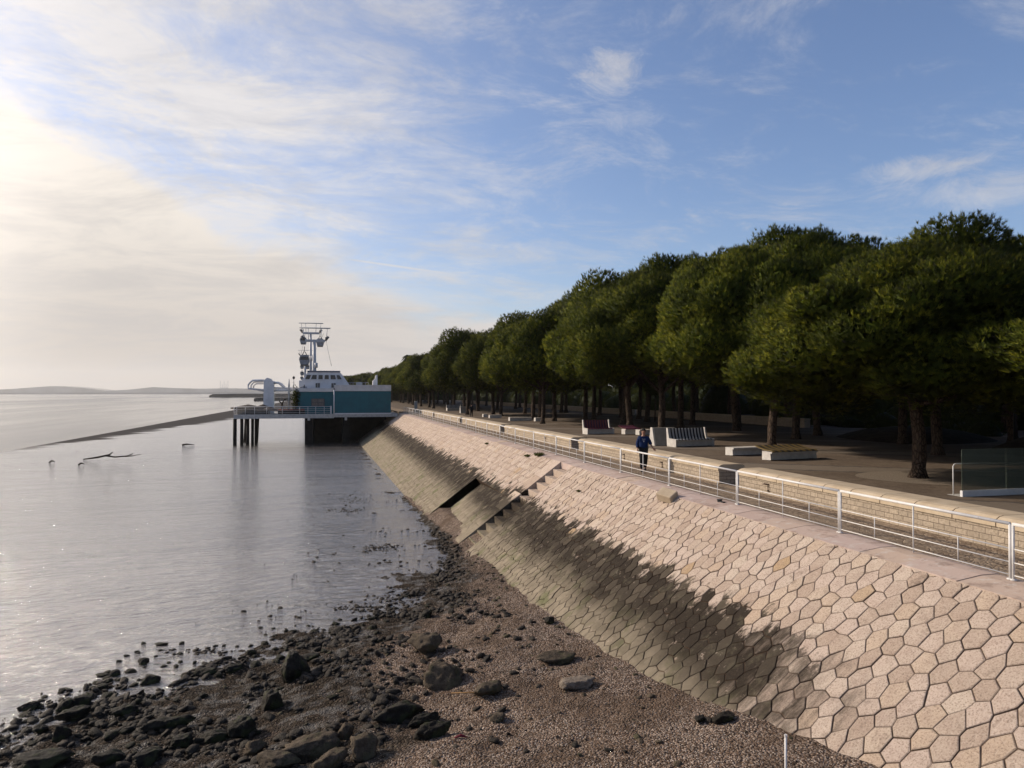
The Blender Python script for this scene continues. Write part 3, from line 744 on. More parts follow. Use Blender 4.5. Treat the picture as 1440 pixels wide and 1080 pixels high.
# thin pole near the bottom edge
g = ground_hit(1105,1120); mp = empty('marker_pole', (g.x,g.y,g.z-.2), 0, 'thin white marker pole sticking up at the bottom edge by the wall foot', 'pole')
top = onY(1105,1036,g.y); MB().tube([(0,0,0),(.005,0,top.z-g.z+.2)], .018, 8).build('shaft', M['rail'], mp, True); MB().tube([(.005,0,top.z-g.z+.2),(.005,0,top.z-g.z+.23)], .022, 8).build('cap', M['rail'], mp)
# displaced lip stone and dark drain
p = onZ(940,697,-.05)
m = MB(); m.bbox(-.28,.12,-.30,.30,-.12,.16,.03); ob = m.build('tilted_kerb_block', M['cap']); ob.location = (p.x+.02,p.y,-.02); ob.rotation_euler = (.15,-.5,.35); tag(ob, 'tilted broken stone block on the lip of the slope below the walking man', 'stone block')
p = onZ(1012,706,0.0); m = MB(); m.tube([(0,0,-.03),(0,0,.05)], .07, 10); m.tube([(0,0,.05),(0,0,.07)], .085, 10); m.box(-.04,.04,-.25,.02,0,.03); ob = m.build('iron_stub', M['lamp_black'], None, False); ob.location = (p.x,p.y,.01); tag(ob, 'black iron stub on the lip beside the yellow stained stone', 'bollard stub')
# weeds rooted in the slope joints
def tufts(P, N, nb, L, Wd, rng, spread=.75, curve=.0):
    n = len(P); d = N[:,None,:]+rng.normal(0,spread,(n,nb,3)); d /= np.linalg.norm(d,axis=2)[...,None]
    side = np.cross(d, rng.normal(size=(n,nb,3))); side /= np.linalg.norm(side,axis=2)[...,None]
    l = L*(.6+.6*rng.random((n,nb,1))); w = Wd*(.7+.6*rng.random((n,nb,1)))
    base = P[:,None,:]+rng.normal(0,L*.12,(n,nb,3))
    a = base-side*w*.5; b = base+side*w*.5; c = base+d*l
    V = np.stack([a,b,c], 2).reshape(-1,3); F = np.arange(len(V)).reshape(-1,3); r = np.repeat(rng.random(n), nb)
    return V, F, r
rng = np.random.default_rng(5)
for (px,py,t,sz,lb) in ((790,640,.0,.5,'clump of weeds growing at the head of the stone stair'),(746,642,.05,.3,'weed tuft growing in the slope joints beyond the stair'),(660,625,.06,.25,'small weed tuft high on the slope below the far railing'),(860,690,.2,.16,'small weed tuft in the slope joints near the stair')):
    z = TZ0-TDZ*t; g = onZ(px,py,z); n = 60; P = rng.normal(0,1,(n,3))*np.array([.25,.35,.02])*sz; N = np.tile([[-.2,0,1.0]],(n,1))
    V,F,r = tufts(P,N,6,.35*sz,.03,rng,.6); me = np_mesh('weed_clump', V,F,False,{'rnd':('FACE',r)}); ob = link('weed_clump', me, M['weed']); ob.location = (TX0-TDX*t, g.y, z+.02) if True else g; tag(ob, lb, 'weeds')

# ------------------------------------------------------------------ stone pines
def make_crown(seed, R, zb, zt, nl, nt, nb, L, Wd, inner=340):
    rng = np.random.default_rng(seed); hc = zb+(zt-zb)*.40; Vt = zt-hc; Vb = hc-zb
    C = []; tries = 0
    while len(C) < nl and tries < 4000:
        tries += 1
        d = rng.normal(size=3); d /= np.linalg.norm(d)
        if d[2] < -.55: continue
        q = .60+.22*rng.random() if rng.random() < .85 else rng.random()*.5
        c = np.array([d[0]*R*q, d[1]*R*q, hc + (d[2]*Vt*q*1.02 if d[2] > 0 else d[2]*Vb*q)])
        r = (1.15+.95*rng.random())*R/5.4
        if any(np.linalg.norm(c-c2) < .62*(r+r2)*.8 for c2, r2 in C): continue
        C.append((c, r))
    Cc = np.array([c for c,r in C]); Cr = np.array([r for c,r in C])
    li = rng.choice(len(C), nt*3, p=Cr**2/np.sum(Cr**2)); d = rng.normal(size=(nt*3,3)); d /= np.linalg.norm(d,axis=1)[:,None]
    bumps = 1+.10*np.sin(d[:,0]*7+li)*np.cos(d[:,1]*8+li*2)+.06*rng.normal(size=len(d))
    bumps = bumps*np.where(rng.random(len(d)) < .3, rng.uniform(.72,.95,len(d)), 1.0)
    P = Cc[li]+d*(Cr[li]*bumps)[:,None]*np.array([1,1,.85])
    D = np.linalg.norm((P[:,None,:]-Cc[None])/np.array([1,1,.85]), axis=2)/Cr[None]
    keep = (D.min(1) > .72) & ((d[:,2] > -.45) | (rng.random(len(d)) < .35)); P = P[keep][:nt]; d = d[keep][:nt]
    gd = (P-np.array([0,0,hc]))/np.array([R,R,Vt]); gd /= np.linalg.norm(gd,axis=1)[:,None]+1e-6; cn = d*1.0+gd*.3+rng.normal(0,.22,d.shape)+np.array([0,0,.1]); cn /= np.linalg.norm(cn,axis=1)[:,None]; cn = np.repeat(cn, nb*3, axis=0)
    N = d+np.array([0,0,.95]); N /= np.linalg.norm(N,axis=1)[:,None]
    V, F, r = tufts(P, N, nb, L, Wd, rng, .34)
    # inner masses of each clump
    v, f = ICO[2]; vs = [V]; fs = [F]; rs = [r]; ns = [cn]; off = len(V)
    for c, rr in C:      # coarser inner foliage, its colour darkened for the shade inside each clump
        q = rng.normal(size=(inner,3)); q /= np.linalg.norm(q,axis=1)[:,None]; pp = c+q*rr*rng.uniform(.35,.84,(inner,1))*np.array([1,1,.82])
        V2,F2,r2 = tufts(pp, q+np.array([0,0,.4]), 4, .42, .20, rng, .8); vs.append(V2); fs.append(F2+off); off += len(V2); rs.append(r2*.6); ns.append(np.repeat(q+.3*(pp-c)/rr, 12, axis=0))
    for c, rr in []:
        w = v*(1+.16*np.array([mnoise.noise(Vector(q*2.5)+Vector(c)) for q in v]))[:,None]
        vs.append(c+w*rr*.56*np.array([1,1,.82])); ns.append(v); fs.append(f+off); off += len(v); rs.append(np.full(len(f), .3))
    return np_mesh('crown', np.vstack(vs), np.vstack(fs), False, {'rnd':('FACE', np.concatenate(rs)), 'cn':('POINT', np.vstack(ns))}), C
def make_trunk(seed, C, hfork, r0, lean=(0,0)):
    rng = random.Random(seed); m = MB(); pts = []; rs = []
    for i in range(8):
        u = i/7; pts.append((lean[0]*u*u+.08*math.sin(u*5+seed), lean[1]*u+.06*math.cos(u*4+seed), -.15+(hfork+.15)*u)); rs.append(r0*(1.45-.7*min(1,u*6) if u < .17 else 1-.32*u))
    m.tube(pts, rs, 14); top = Vector(pts[-1])
    for c, r in sorted(C, key=lambda q: -q[1])[:12]:
        c = Vector(c); mid = top.lerp(c, .5)+Vector((rng.uniform(-.3,.3),rng.uniform(-.3,.3),rng.uniform(-.5,.0)))
        st = Vector(pts[rng.choice([5,6,7,7])]); m.tube([st, st.lerp(mid,.5)+Vector((0,0,-.1)), mid, mid.lerp(c,.6), c], [r0*.42,r0*.34,r0*.26,r0*.17,r0*.06], 7)
    me = m.build('trunk', M['bark'], None, True); d = me.data; bpy.data.objects.remove(me); return d
NEAR = []; FAR = []
for k in range(4):
    cr, C = make_crown(200+k, 6.2, 2.7, 11.4, 44, 36000, 10, .21, .026); cr.materials.append(M['needle'])
    NEAR.append((cr, make_trunk(k, C, 4.3, .26, ((k-1.5)*.25, .2*(k%2)))))
for k in range(3):
    cr, C = make_crown(300+k, 6.2, 2.5, 11.8, 36, 14000, 8, .28, .055, 200); cr.materials.append(M['needle'])
    FAR.append((cr, make_trunk(10+k, C, 4.3, .27, ((k-1)*.3, .1))))
SKY_PX = [500,560,600,640,700,760,850,925,1000,1110,1180,1300,1440,2200]; SKY_RHO = [.9,.57,.55,.48,.40,.365,.373,.43,.395,.365,.325,.262,.22,.18]
def top_scale(x, y):      # height each tree needs to reach the canopy line measured along the row
    d = .9695*y+.2453*x; px = 467+1000*x/(.9695*d); rho = float(np.interp(px, SKY_PX, SKY_RHO))
    top = CAMZ+rho*x/.9695; cap = 12.4 if x < 26 else 15.6
    return min(top, cap)*random.uniform(.93,1.0)/11.5
def pine(x, y, sc, rz, zs, lab, near, k, group='stone pines in rows on the plaza', tsc=1.0):
    if y < 300: zs = top_scale(x, y); sc *= 1.08 if x < 26 else 1.16
    cr, tr = (NEAR if near else FAR)[k]
    root = empty('stone_pine', (x,y,0), rz, lab, 'tree', group); root.scale = (sc, sc, zs)
    link('trunk', tr, None, root); link('crown', cr, None, root); return root
T = [ # px, py base, scale, zscale, label
 (1293,672,1.0,.80,'nearest stone pine, bare trunk standing in a gravel ring at right'),
 (1086,632,.98,1.00,'thick trunked stone pine beside the yellow striped bench'),
 (1271,624,1.0,1.10,'stone pine standing just behind the nearest trunk'),
 (1149,612,1.0,1.12,'stone pine deep in shade behind the yellow striped bench'),
 (1037,600,1.05,1.16,'leaning trunked stone pine between the striped benches and the shade'),
 (958,602,1.02,1.08,'stone pine whose trunk rises behind the black and white bench'),
 (973,597,.95,1.15,'stone pine right behind the one at the black and white bench'),
 (873,587,1.0,1.15,'stone pine in the open middle of the plaza, beyond the red bench'),
 (824,592,1.0,1.05,'left trunk of the pair of stone pines beside the red bench'),
 (836,590,.9,1.12,'right trunk of the pair of stone pines beside the red bench'),
 (763,596,.86,.88,'stone pine with low round crown beside the far white slab'),
 (790,580,1.0,1.1,'stone pine far behind the white slabs'),
 (725,575,1.0,1.08,'slim stone pine behind the low white blocks'),
 (705,585,.92,.90,'front row stone pine beside the low white blocks'),
 (672,578,1.0,1.0,'stone pine right of the distant walker'),
 (658,583,.92,.92,'stone pine just left of the distant walker'),
 (637,569,1.0,1.05,'stone pine behind the distant striped bench')]
placed = []
random.seed(3)
for i, (px,py,sc,zs,lb) in enumerate(T):
    g = onZ(px,py,0); d = g.length; placed.append((g.x,g.y))
    pine(g.x, g.y, sc, .25 if i == 0 else random.uniform(0,6.28), zs, lb, d < 75, i % (4 if d < 75 else 3))
fills = [(23.5,10.5,.86),(31,14,1.1),(31,31,1.12),(32,44,1.1),(30,70,1.05),(24,84,.9),(24.5,50,.9),(27,62,1),(25,79,1),(27,91,1),(34,55,1),(35,75,1),(24,107,1),(29,97,1.0),(40,12,1.1),(41,22,1.15),(42,36,1.12),(44,62,1.1),(45,74,1.1),(38,84,1.1),(38,98,1.1),(46,90,1.1),(46,108,1.1),(30,110,1.0),(38,113,1.1),(53,30,1.15),(54,47,1.15),(56,78,1.1),(55,100,1.1)]
for k in range(17):
    y = 126+k*12.5
    fills += [(22.0+random.uniform(-1.5,1.5), y, .95), (30.5+random.uniform(-1.5,1.5), y+5, 1.03)]
    if k % 2 == 0: fills += [(39+random.uniform(-2,2), y+3, 1.1)]
for (x,y,zs) in fills:
    d = math.hypot(x,y)
    pine(x, y, random.uniform(.95,1.08), random.uniform(0,6.28), zs*random.uniform(1.03,1.10), 'stone pine deep in the grove or far down the row, crown merging with its neighbours', d < 60 and x < 36, random.randrange(3))
for (x,y,zs) in [(17,330,1.0),(11,345,.95),(20,350,1.1),(14,372,1.1),(9,395,1.05),(18,400,1.15),(6,425,1.1),(13,440,1.2),(3,455,1.05),(24,380,1.2),(-2,480,1.1),(8,490,1.2)]:
    pine(x, y, 1.15, random.uniform(0,6.28), zs, 'stone pine in the distant clump behind the teal building', False, random.randrange(3), 'trees in the distant clump')
# gravel rings round the front trunks
for i, (px,py,r) in enumerate(((1300,672,2.3),(1086,632,1.9),(763,596,2.0))):
    g = onZ(px,py,0); m = MB(); vs = [(g.x+r*(1+.08*math.sin(3*a))*math.cos(a), g.y+r*math.sin(a), .004) for a in [2*PI*k/40 for k in range(40)]]; m.add(vs, [tuple(range(40))])
    tag(m.build('gravel_ring', M['gravel_ring']), kind='structure')
# thin young pole-stemmed tree and palm far off
g = onZ(921,593,0); r = empty('young_pine', (g.x,g.y,0), 0, 'thin young tree with a pole-like stem left of the black and white bench', 'tree')
MB().tube([(0,0,0),(.05,0,2.2),(0,.05,4.4)], [.07,.06,.04], 8).build('trunk', M['bark'], r, True)
P = rng.normal(size=(700,3)); P /= np.linalg.norm(P,axis=1)[:,None]; V,F,rr = tufts(P*np.array([1.1,1.1,.8])+np.array([0,0,3.9]), P+np.array([0,0,.7]), 7, .35,.06, rng, .5); me = np_mesh('crown', V,F,False,{'rnd':('FACE',rr)}); link('crown', me, M['weed'], r)
r = empty('palm_tree', tuple(Vector(((575-467)*.9695*250/1000, (250-.2453*26)/.9695, 0))), 0, 'distant palm crown showing above the far trees', 'tree')
MB().tube([(0,0,0),(.2,0,8),(0,0,16.2)], [.3,.25,.22], 8).build('trunk', M['bark'], r, True)
vs = []; fs = []
for k in range(26):
    a = random.uniform(0,2*PI); L = random.uniform(2.4,3.4); up = random.uniform(-.2,1.1); ps = [Vector((math.cos(a)*L*u, math.sin(a)*L*u, 16.2+up*2.4*u-2.6*u*u)) for u in (0,.25,.5,.75,1)]; sd = Vector((-math.sin(a),math.cos(a),0)); b = len(vs)
    for i, p in enumerate(ps): w = [.05,.4,.45,.35,.03][i]; vs += [p-sd*w-Vector((0,0,w*.5)), p+Vector((0,0,.05)), p+sd*w-Vector((0,0,w*.5))]
    for i in range(4):
        for j in (0,1): fs.append((b+i*3+j, b+i*3+j+1, b+i*3+j+4, b+i*3+j+3))
m = MB(); m.add(vs, fs); o = m.build('crown', M['shrub'], r)

# shrubbery closing the view under the crowns
def shrub_mass(name, blobs, lab, nt=9, L=.4, Wd=.14, seed=1):
    rng = np.random.default_rng(seed); v, f = ICO[2]; vs = []; fs = []; rs = []; off = 0
    for (x,y,z,rx,ry,rz) in blobs:
        w = v*(1+.25*np.array([mnoise.noise(Vector(q*2)+Vector((x,y,0))) for q in v]))[:,None]*np.array([rx,ry,rz])*.9+np.array([x,y,z]); vs.append(w); fs.append(f+off); off += len(v); rs.append(np.full(len(f),.0))
        n = int(nt*rx*ry*6); d = rng.normal(size=(n,3)); d[:,2] = np.abs(d[:,2]); d /= np.linalg.norm(d,axis=1)[:,None]
        V,F,r = tufts(d*np.array([rx,ry,rz])+np.array([x,y,z]), d+np.array([0,0,.5]), 5, L, Wd, rng, .6); vs.append(V); fs.append(F+off); off += len(V); rs.append(r)
    me = np_mesh(name, np.vstack(vs), np.vstack(fs), False, {'rnd':('FACE',np.concatenate(rs))}); return tag(link(name, me, M['shrub']), lab, 'shrubs', None, 'stuff')
bl = [(62+random.uniform(-3,3), y, 0, random.uniform(3,4.5), random.uniform(3,5), random.uniform(3.5,5.5)) for y in range(16,330,6)]
bl += [(78+random.uniform(-3,3), y, 0, 5, 6, random.uniform(6,9)) for y in range(20,400,9)]
bl += [(30+4.5*k, 345+random.uniform(-10,10), 0, 5, 5, 7) for k in range(12)]
shrub_mass('shrubbery', bl, 'dark mass of shrubs closing the view behind the pines', 4)
bl = [(49+random.uniform(-.8,.8), y, .0, random.uniform(1,1.6), random.uniform(1.2,1.8), random.uniform(.9,1.6)) for y in range(44,72,2)]
shrub_mass('flower_bed_shrubs', bl, 'low sunlit green shrubs seen below the crowns at right', 9, .3, .08, 2)
# dark planted mounds
def mound(x, y, rx, ry, h):
    m = MB(); n = 24; vs = [(0,0,h)]; fs = []
    for j, (q, z) in enumerate(((.3,.93),(.6,.68),(.85,.3),(1.02,-.05))):
        for k in range(n): a = 2*PI*k/n; w = 1+.08*math.sin(3*a+x); vs.append((rx*q*w*math.cos(a), ry*q*w*math.sin(a), h*z if z > 0 else -.05))
    for k in range(n): fs.append((0,1+k,1+(k+1)%n))
    for j in range(3):
        for k in range(n): fs.append((1+j*n+k,1+(j+1)*n+k,1+(j+1)*n+(k+1)%n,1+j*n+(k+1)%n))
    m.add(vs, fs); o = m.build('planted_mound', M['soil'], None, True); o.location = (x,y,0); return tag(o, kind='structure')
mound(44, 29, 9, 6, 1.9); mound(40, 42, 5, 5, .9); mound(52,20,10,6,2.4)
# far low beige wall behind the grove
for i, (a, b) in enumerate(((58,96),(98,150),(152,240))):
    w = empty('terrace_wall', (43,a,0), 0, ['low beige terrace wall behind the middle of the grove','low beige terrace wall farther back behind the grove','most distant low beige terrace wall behind the grove'][i], 'low wall', 'terrace walls behind the grove')
    MB().box(0,.6,0,b-a,-.1,.75).build('block_face', M['block'], w); MB().bbox(-.05,.65,-.03,b-a+.03,.752,.86,.02).build('cap', M['cap'], w)

# ------------------------------------------------------------------ benches and blocks
def slab_bench(x, y, rz, L, label, mat='bench_white', slat=None, back=None, grp='concrete benches on the plaza'):
    r = empty('bench', (x,y,0), rz, label, 'bench', grp)
    m = MB()
    m.prism([(-.30,.03),(.30,.0),(.30,.42),(-.36,.42),(-.36,.34),(-.26,.34)], 'x', .0, L); m.build('base', M[mat], r)
    if slat or back:
        n = int(L/.238)
        MM = M[back or slat]; m = MB()
        for k in range(n):     # curved slats laid across the seat, and up the back
            a = .03+k*(L-.06)/n; b = a+(L-.06)/n-.02
            pr = [(-.40,.43),(-.30,.475),(-.05,.465),(.28,.44)] if back else [(-.40,.43),(-.28,.49),(.1,.50),(.5,.56),(.85,.66)]
            if back: pr += [(.36,.62),(.42,.85),(.47,1.10)]
            P = pr+[(u+(.035 if z > .6 else 0), z-.03) for u, z in pr[::-1]]; m.prism(P, 'x', a, b)
        m.build('slats', MM, r)
    if back:
        for a in (-.09, L+.01): MB().prism([(-.40,.0),(.50,.0),(.58,1.12),(.45,1.12),(.30,.50),(-.40,.46)], 'x', a, a+.08).build('side_panel', M[mat], r)
    return r
def P0(px,py): return onZ(px,py,0)
g = P0(951,629); slab_bench(g.x, g.y+.4, .16, 2.7, 'high backed bench with black and white slats beside the plain concrete panel', back='bw')
g = P0(827,611); slab_bench(g.x, g.y+.4, .1, 2.2, 'high backed bench with dark red and purple slats', back='rp')
g = P0(1083,648); slab_bench(g.x, g.y+.3, .14, 2.9, 'backless bench with yellow and brown curved slats under the thick pine', slat='yb')
g = P0(1037,641); slab_bench(g.x-.3, g.y+.3, .12, 1.9, 'short plain concrete slab bench left of the thick pine')
g = P0(878,611); slab_bench(g.x, g.y+.2, .1, 1.4, 'backless bench with dark red slats behind the walking man', slat='rp')
g = P0(898,612); slab_bench(g.x, g.y+.2, .1, 1.1, 'short plain slab seen beside the walking man, next to the red slatted one')
g = P0(629,577.6); slab_bench(g.x, g.y, .05, 2.6, 'distant high backed bench with black and white slats', back='bw')
g = P0(716,592); slab_bench(g.x, g.y, .05, 2.7, 'long plain white slab bench left of the low crowned pine')
g = P0(688,588); slab_bench(g.x, g.y, .05, 1.6, 'short white slab bench, the middle of three distant slabs')
g = P0(679,586.5); slab_bench(g.x, g.y, .05, .6, 'smallest white block among the distant slabs')
g = P0(752,592.5); slab_bench(g.x, g.y, .05, 1.0, 'white slab half hidden behind the low crowned pine trunk')
def panel(px,py,L,h,lab):
    g = P0(px,py); r = empty('concrete_panel', (g.x,g.y+.4,0), .16, lab, 'panel', 'standing concrete panels'); m = MB(); m.prism([(-.25,0),(.25,0),(.10,h),(-.10,h)], 'x', .06, L); m.build('panel_face', M['panel'], r); m = MB(); m.prism([(-.35,0),(.25,0),(.10,h+.02),(-.10,h+.02)], 'x', -.06, .058); m.build('end_cap', M['bench_white'], r)
panel(921,627,1.6,1.1,'plain grey concrete panel standing left of the black and white bench'); panel(648,581,1.3,1.1,'distant plain concrete panel beside the far walker')

# glass barrier, lower right
g = onY(1354,632,18.2); bx = onY(1354,692,18.2)
gb = empty('glass_barrier', (bx.x, 18.2, 0), 0, 'glass balustrade with white kerb and inner handrail at the right edge', 'glass barrier')
zb = bx.z; zt = g.z; 
m = MB(); m.bbox(-.01,3.4,0,.10,zb-.32,zb+.04,.012)
for k in range(4):
    for z in (zb-.05, zb-.14): m.tube([(.1+k*1.0,-.012,z),(.1+k*1.0,0,z)], .022, 10)
m.build('kerb', M['white'], gb)
for k in range(2): MB().box(.0+k*1.75,1.73+k*1.75,.03,.045,zb-.25,zt).build('glass_pane', M['glass'], gb)
m = MB(); hz = onY(1360,652,18.6).z; m.tube([(.10,.45,-.3),(.10,.45,hz-.08),(.14,.45,hz-.02),(.2,.45,hz),(3.4,.45,hz-.02)], .02, 8); m.build('handrail', M['rail'], gb, True)
m = MB(); m.tube([(.1,.45,hz-.12-.1),(3.4,.45,hz-.35)], .012, 6); m.build('middle_rail', M['steel_dark'], gb, True)
MB().box(.0,3.5,-.0+.11,.6,-.0,zb-.30).build('plinth', M['concrete'], gb)
# lamp post
lp = onZ(1427,632,0); lr = empty('lamp_post', (lp.x,lp.y,0), 0, 'tall thin black lamp post behind the glass barrier', 'lamp post')
MB().tube([(0,0,0),(0,0,4.6)], [.075,.055], 10).build('pole', M['lamp_black'], lr, True); MB().tube([(0,0,0),(0,0,.25)], .11, 10).build('base', M['lamp_black'], lr, True)
m = MB(); m.tube([(0,0,4.6),(0,0,4.75),(0,0,4.8)], [.06,.28,.30], 14); m.tube([(0,0,4.8),(0,0,4.92)], [.30,.08], 14); m.build('lamp_head', M['lamp_black'], lr, True)
# small post on the wall far off, white structure in the background right
g = P0(585,574); MB_ = MB(); MB_.bbox(-.25,.25,-.25,.25,0,1.9,.03); ob = MB_.build('stone_pillar', M['concrete']); ob.location = (13.9, 122, 0); tag(ob, 'short stone pillar at the far end of the seat wall', 'pillar')
# railing glimpsed behind the grove
fr = empty('background_railing', (52,22,0), 0, 'pale railing glimpsed between trunks at the far right', 'railing')
m = MB(); 
for k in range(14): m.tube([(1.0*k,.5*k,1.2),(1.0*k,.5*k,2.3)], .03, 6)
m.build('post', M['white'], fr)
for z in (2.3,1.8): MB().tube([(0,0,z),(13,6.5,z)], .03, 6).build('rail', M['white'], fr, True)

# ------------------------------------------------------------------ pier and building
Yp = 115.0
def X_(px, Y=Yp): return onY(px, 553, Y).x
def Z_(px, py, Y=Yp): return onY(px, py, Y).z
xl, xr = X_(328.5), X_(550)
zdk = Z_(400, 582.5); zdb = Z_(400, 588.5)
pier = empty('pier', (0,Yp,0), 0, 'pier deck on dark columns standing over the wet flat', 'pier')
m = MB(); m.box(xl, X_(470), 0, 16, zdb, zdk); m.box(X_(470)+.002, xr+1.0, 0, 16, Z_(500,586.5), Z_(500,582)); m.build('deck', M['concrete'], pier)
for px, w in ((329.8,.55),(339,.5),(347,.5),(353.5,.45),(358,.4)):
    k = (px-329)*.05
    MB().tube([(X_(px), .6+k, -6), (X_(px), .6+k, zdb)], w*.5, 12).build('column', M['black_col'], pier, True)
for px in (335,352): MB().tube([(X_(px), 8+random.random(), -6), (X_(px)+.3, 8, zdb)], .28, 12).build('column', M['black_col'], pier, True)
MB().box(X_(428.5), X_(440), .9, 12, -6, zdb).build('support_block', M['black_col'], pier)
MB().box(X_(482), X_(493), 1.2, 12, -6, zdb).build('support_block', M['black_col'], pier)
MB().box(X_(440), X_(549), 9.5, 9.8, -6, zdb).build('under_deck_shade', M['black_col'], pier)  # black sheet standing in for the shade beneath the building
for px in (434.5,486.5): MB().box(X_(px)-.18, X_(px)+.18, -.25, -.002, zdb-.35, zdk-.1).build('corbel', M['concrete'], pier)
# deck railing
dr = empty('deck_railing', (0,Yp+.15,zdk), 0, 'white railing along the front edge of the pier deck', 'railing')
hz = Z_(400,572)-zdk
xs_ = [X_(p) for p in (329,333,345,358,375,397,421.5,433,444,456,465.5)]
for x in xs_: MB().tube([(x,0,0),(x,0,hz)], .04, 6).build('post', M['rail'], dr, True)
for z in (hz, hz*.7, hz*.45, hz*.2): MB().tube([(xs_[0],0,z),(xs_[-1],0,z)], .025 if z < hz else .045, 6).build('rail', M['rail'], dr, True)
MB().box(X_(464.5), X_(466.5), -.02, .1, 0, hz+.1).build('end_post', M['white'], dr)
ds = empty('deck_side_railing', (xl+.05,Yp+.3,zdk), 0, 'white railing along the river side of the pier deck', 'railing')
for k in range(6): MB().tube([(0,k*3,0),(0,k*3,hz)], .04, 6).build('post', M['rail'], ds, True)
for z in (hz, hz*.6, hz*.3): MB().tube([(0,0,z),(0,15,z)], .03, 6).build('rail', M['rail'], ds, True)
# café furniture
def parasol(px, y, lab, w=2.6, mt='umbrella', h=1.0):
    r = empty('folded_canopy', (X_(px), Yp+y, zdk), 0, lab, 'parasol', 'café parasols and tables on the pier')
    MB().tube([(0,0,0),(0,0,h+.35)], .05, 8).build('pole', M['steel_dark'], r, True)
    m = MB(); n = 8; vs = [(0,0,h+.5)]+[(w*.5*math.cos(2*PI*k/n), w*.5*math.sin(2*PI*k/n), h) for k in range(n)]+[(w*.5*math.cos(2*PI*k/n), w*.5*math.sin(2*PI*k/n), h-.2) for k in range(n)]
    m.add(vs, [(0,1+k,1+(k+1)%n) for k in range(n)]+[(1+k,9+k,9+(k+1)%n,1+(k+1)%n) for k in range(n)]); m.build('canopy', M[mt], r)
    m = MB(); m.tube([(0,0,.72),(0,0,.76)], .6, 12); m.build('table_top', M['umbrella'], r)
parasol(346, 3.0, 'wide dark canopy low over the outer corner of the pier deck', 5.2); parasol(341, 6.5, 'dark canopy second from the outer corner of the pier deck', 3.6, h=.9); parasol(366, 4.0, 'dark canopy left of the white slab tower on the deck', 2.6)
parasol(378, 1.5, 'low dark canopy in front of the white slab tower', 2.4, h=.7)
def seat(px, y, mt, lab):
    r = empty('planter_box', (X_(px), Yp+y, zdk), 0, lab, 'planter', 'planters and boxes on the pier deck'); MB().bbox(-.9,.9,-.35,.35,0,.55,.03).build('box', M['black_col'], r); MB().bbox(-.85,.85,-.3,.3,.552,.75,.05).build('cushion', M[mt], r)
for px, mt, lb in ((342,'umbrella','dark box at the outer end of the pier deck'),(353,'umbrella','dark box second from the outer end of the deck'),(368,'umbrella','dark box before the white slab tower'),(399,'redcloth','terracotta planter holding the small palm on the deck'),(412,'redcloth','dark box with reddish top by the thin mast'),(420,'redcloth','reddish topped box at the corner of the teal wall')): seat(px, .9, mt, lb)
r = empty('potted_palm', (X_(396), Yp+1.2, zdk+.75), 0, 'small dark bare plant in the terracotta planter on the deck', 'plant'); m = MB(); m.tube([(0,0,0),(0,0,.9),(.1,0,1.1)], .14, 7); m.tube([(0,0,.8),(-.45,0,1.3)], .08, 6); m.tube([(0,0,.9),(.35,0,1.55),(.6,0,1.6)], .09, 6); m.build('stem', M['wood_dark'], r, True)
# white slab tower with bent tubes
Yt = Yp+5
tw = empty('vent_tower', (0,Yt,zdk), 0, 'white slab tower with curved tubes rising from the pier deck', 'tower')
xa, xb = X_(370,Yt), X_(385,Yt); ht = Z_(377,535,Yt)-zdk
m = MB(); m.prism([(xa,0),(xb,0),(xb,ht-.5),(xa+.75*(xb-xa),ht+.25),(xa+.35*(xb-xa),ht+.45),(xa+.1,ht)], 'y', 0, 1.4); m.build('slab', M['white'], tw)
def tp(pts, r, nm): MB().tube([(X_(a,Yt), yy, Z_(a,b,Yt)-zdk) for a,b,yy in pts], r, 8).build(nm, M['white'], tw, True)
tp([(371,534.8,.3),(355,535,.3),(351,538,.3),(348.8,541,.3),(348.8,546.5,.3),(371,548.5,.3)], .17, 'curved_tube')
tp([(371,537,.7),(357,537,.7),(354,539.5,.7),(352.3,542,.7),(352.3,545.8,.7)], .13, 'curved_tube')
tp([(371,539.5,1.0),(359,539.5,1.0),(356,542,1.0),(355.5,545.5,1.0)], .12, 'curved_tube')
tp([(384,537,.5),(392,539,.5),(397,543,.5),(400.5,546,.5),(420,547,.5)], .17, 'curved_tube')
tp([(384,539,1.0),(390,538,1.0),(395,540,1.0),(400,545,1.0)], .2, 'curved_tube')
tp([(385,545.5,.5),(403,545.8,.5),(420,546,.5)], .14, 'walkway_rail'); tp([(385,549,.5),(420,548.5,.5)], .2, 'walkway_beam'); tp([(350,546,.3),(371,550.5,.3)], .1, 'walkway_rail')
for px in (388,391,394,397,404,408): tp([(px,545.5,.5),(px,549,.5)], .06, 'walkway_post')
# masts
for (px,t0,b0,r,lb,ball) in ((406.3,533,572,.13,'white mast between the slab tower and the teal building',False),(413,532,548,.06,'thin pole with a dark ball top beside the teal building',True)):
    mr = empty('mast', (X_(px,Yp+3),Yp+3,zdk), 0, lb, 'mast'); h = Z_(px,t0,Yp+3)-zdk; MB().tube([(0,0,0),(0,0,h*.75),(0,0,h*.8),(0,0,h)], [r,r,r*1.3,r*.5], 8).build('pole', M['steel'], mr, True)
    if ball: MB().tube([(0,0,h-.15),(0,0,h),(0,0,h+.2),(0,0,h+.35)], [.08,.2,.2,.06], 10).build('ball', M['lamp_black'], mr, True)
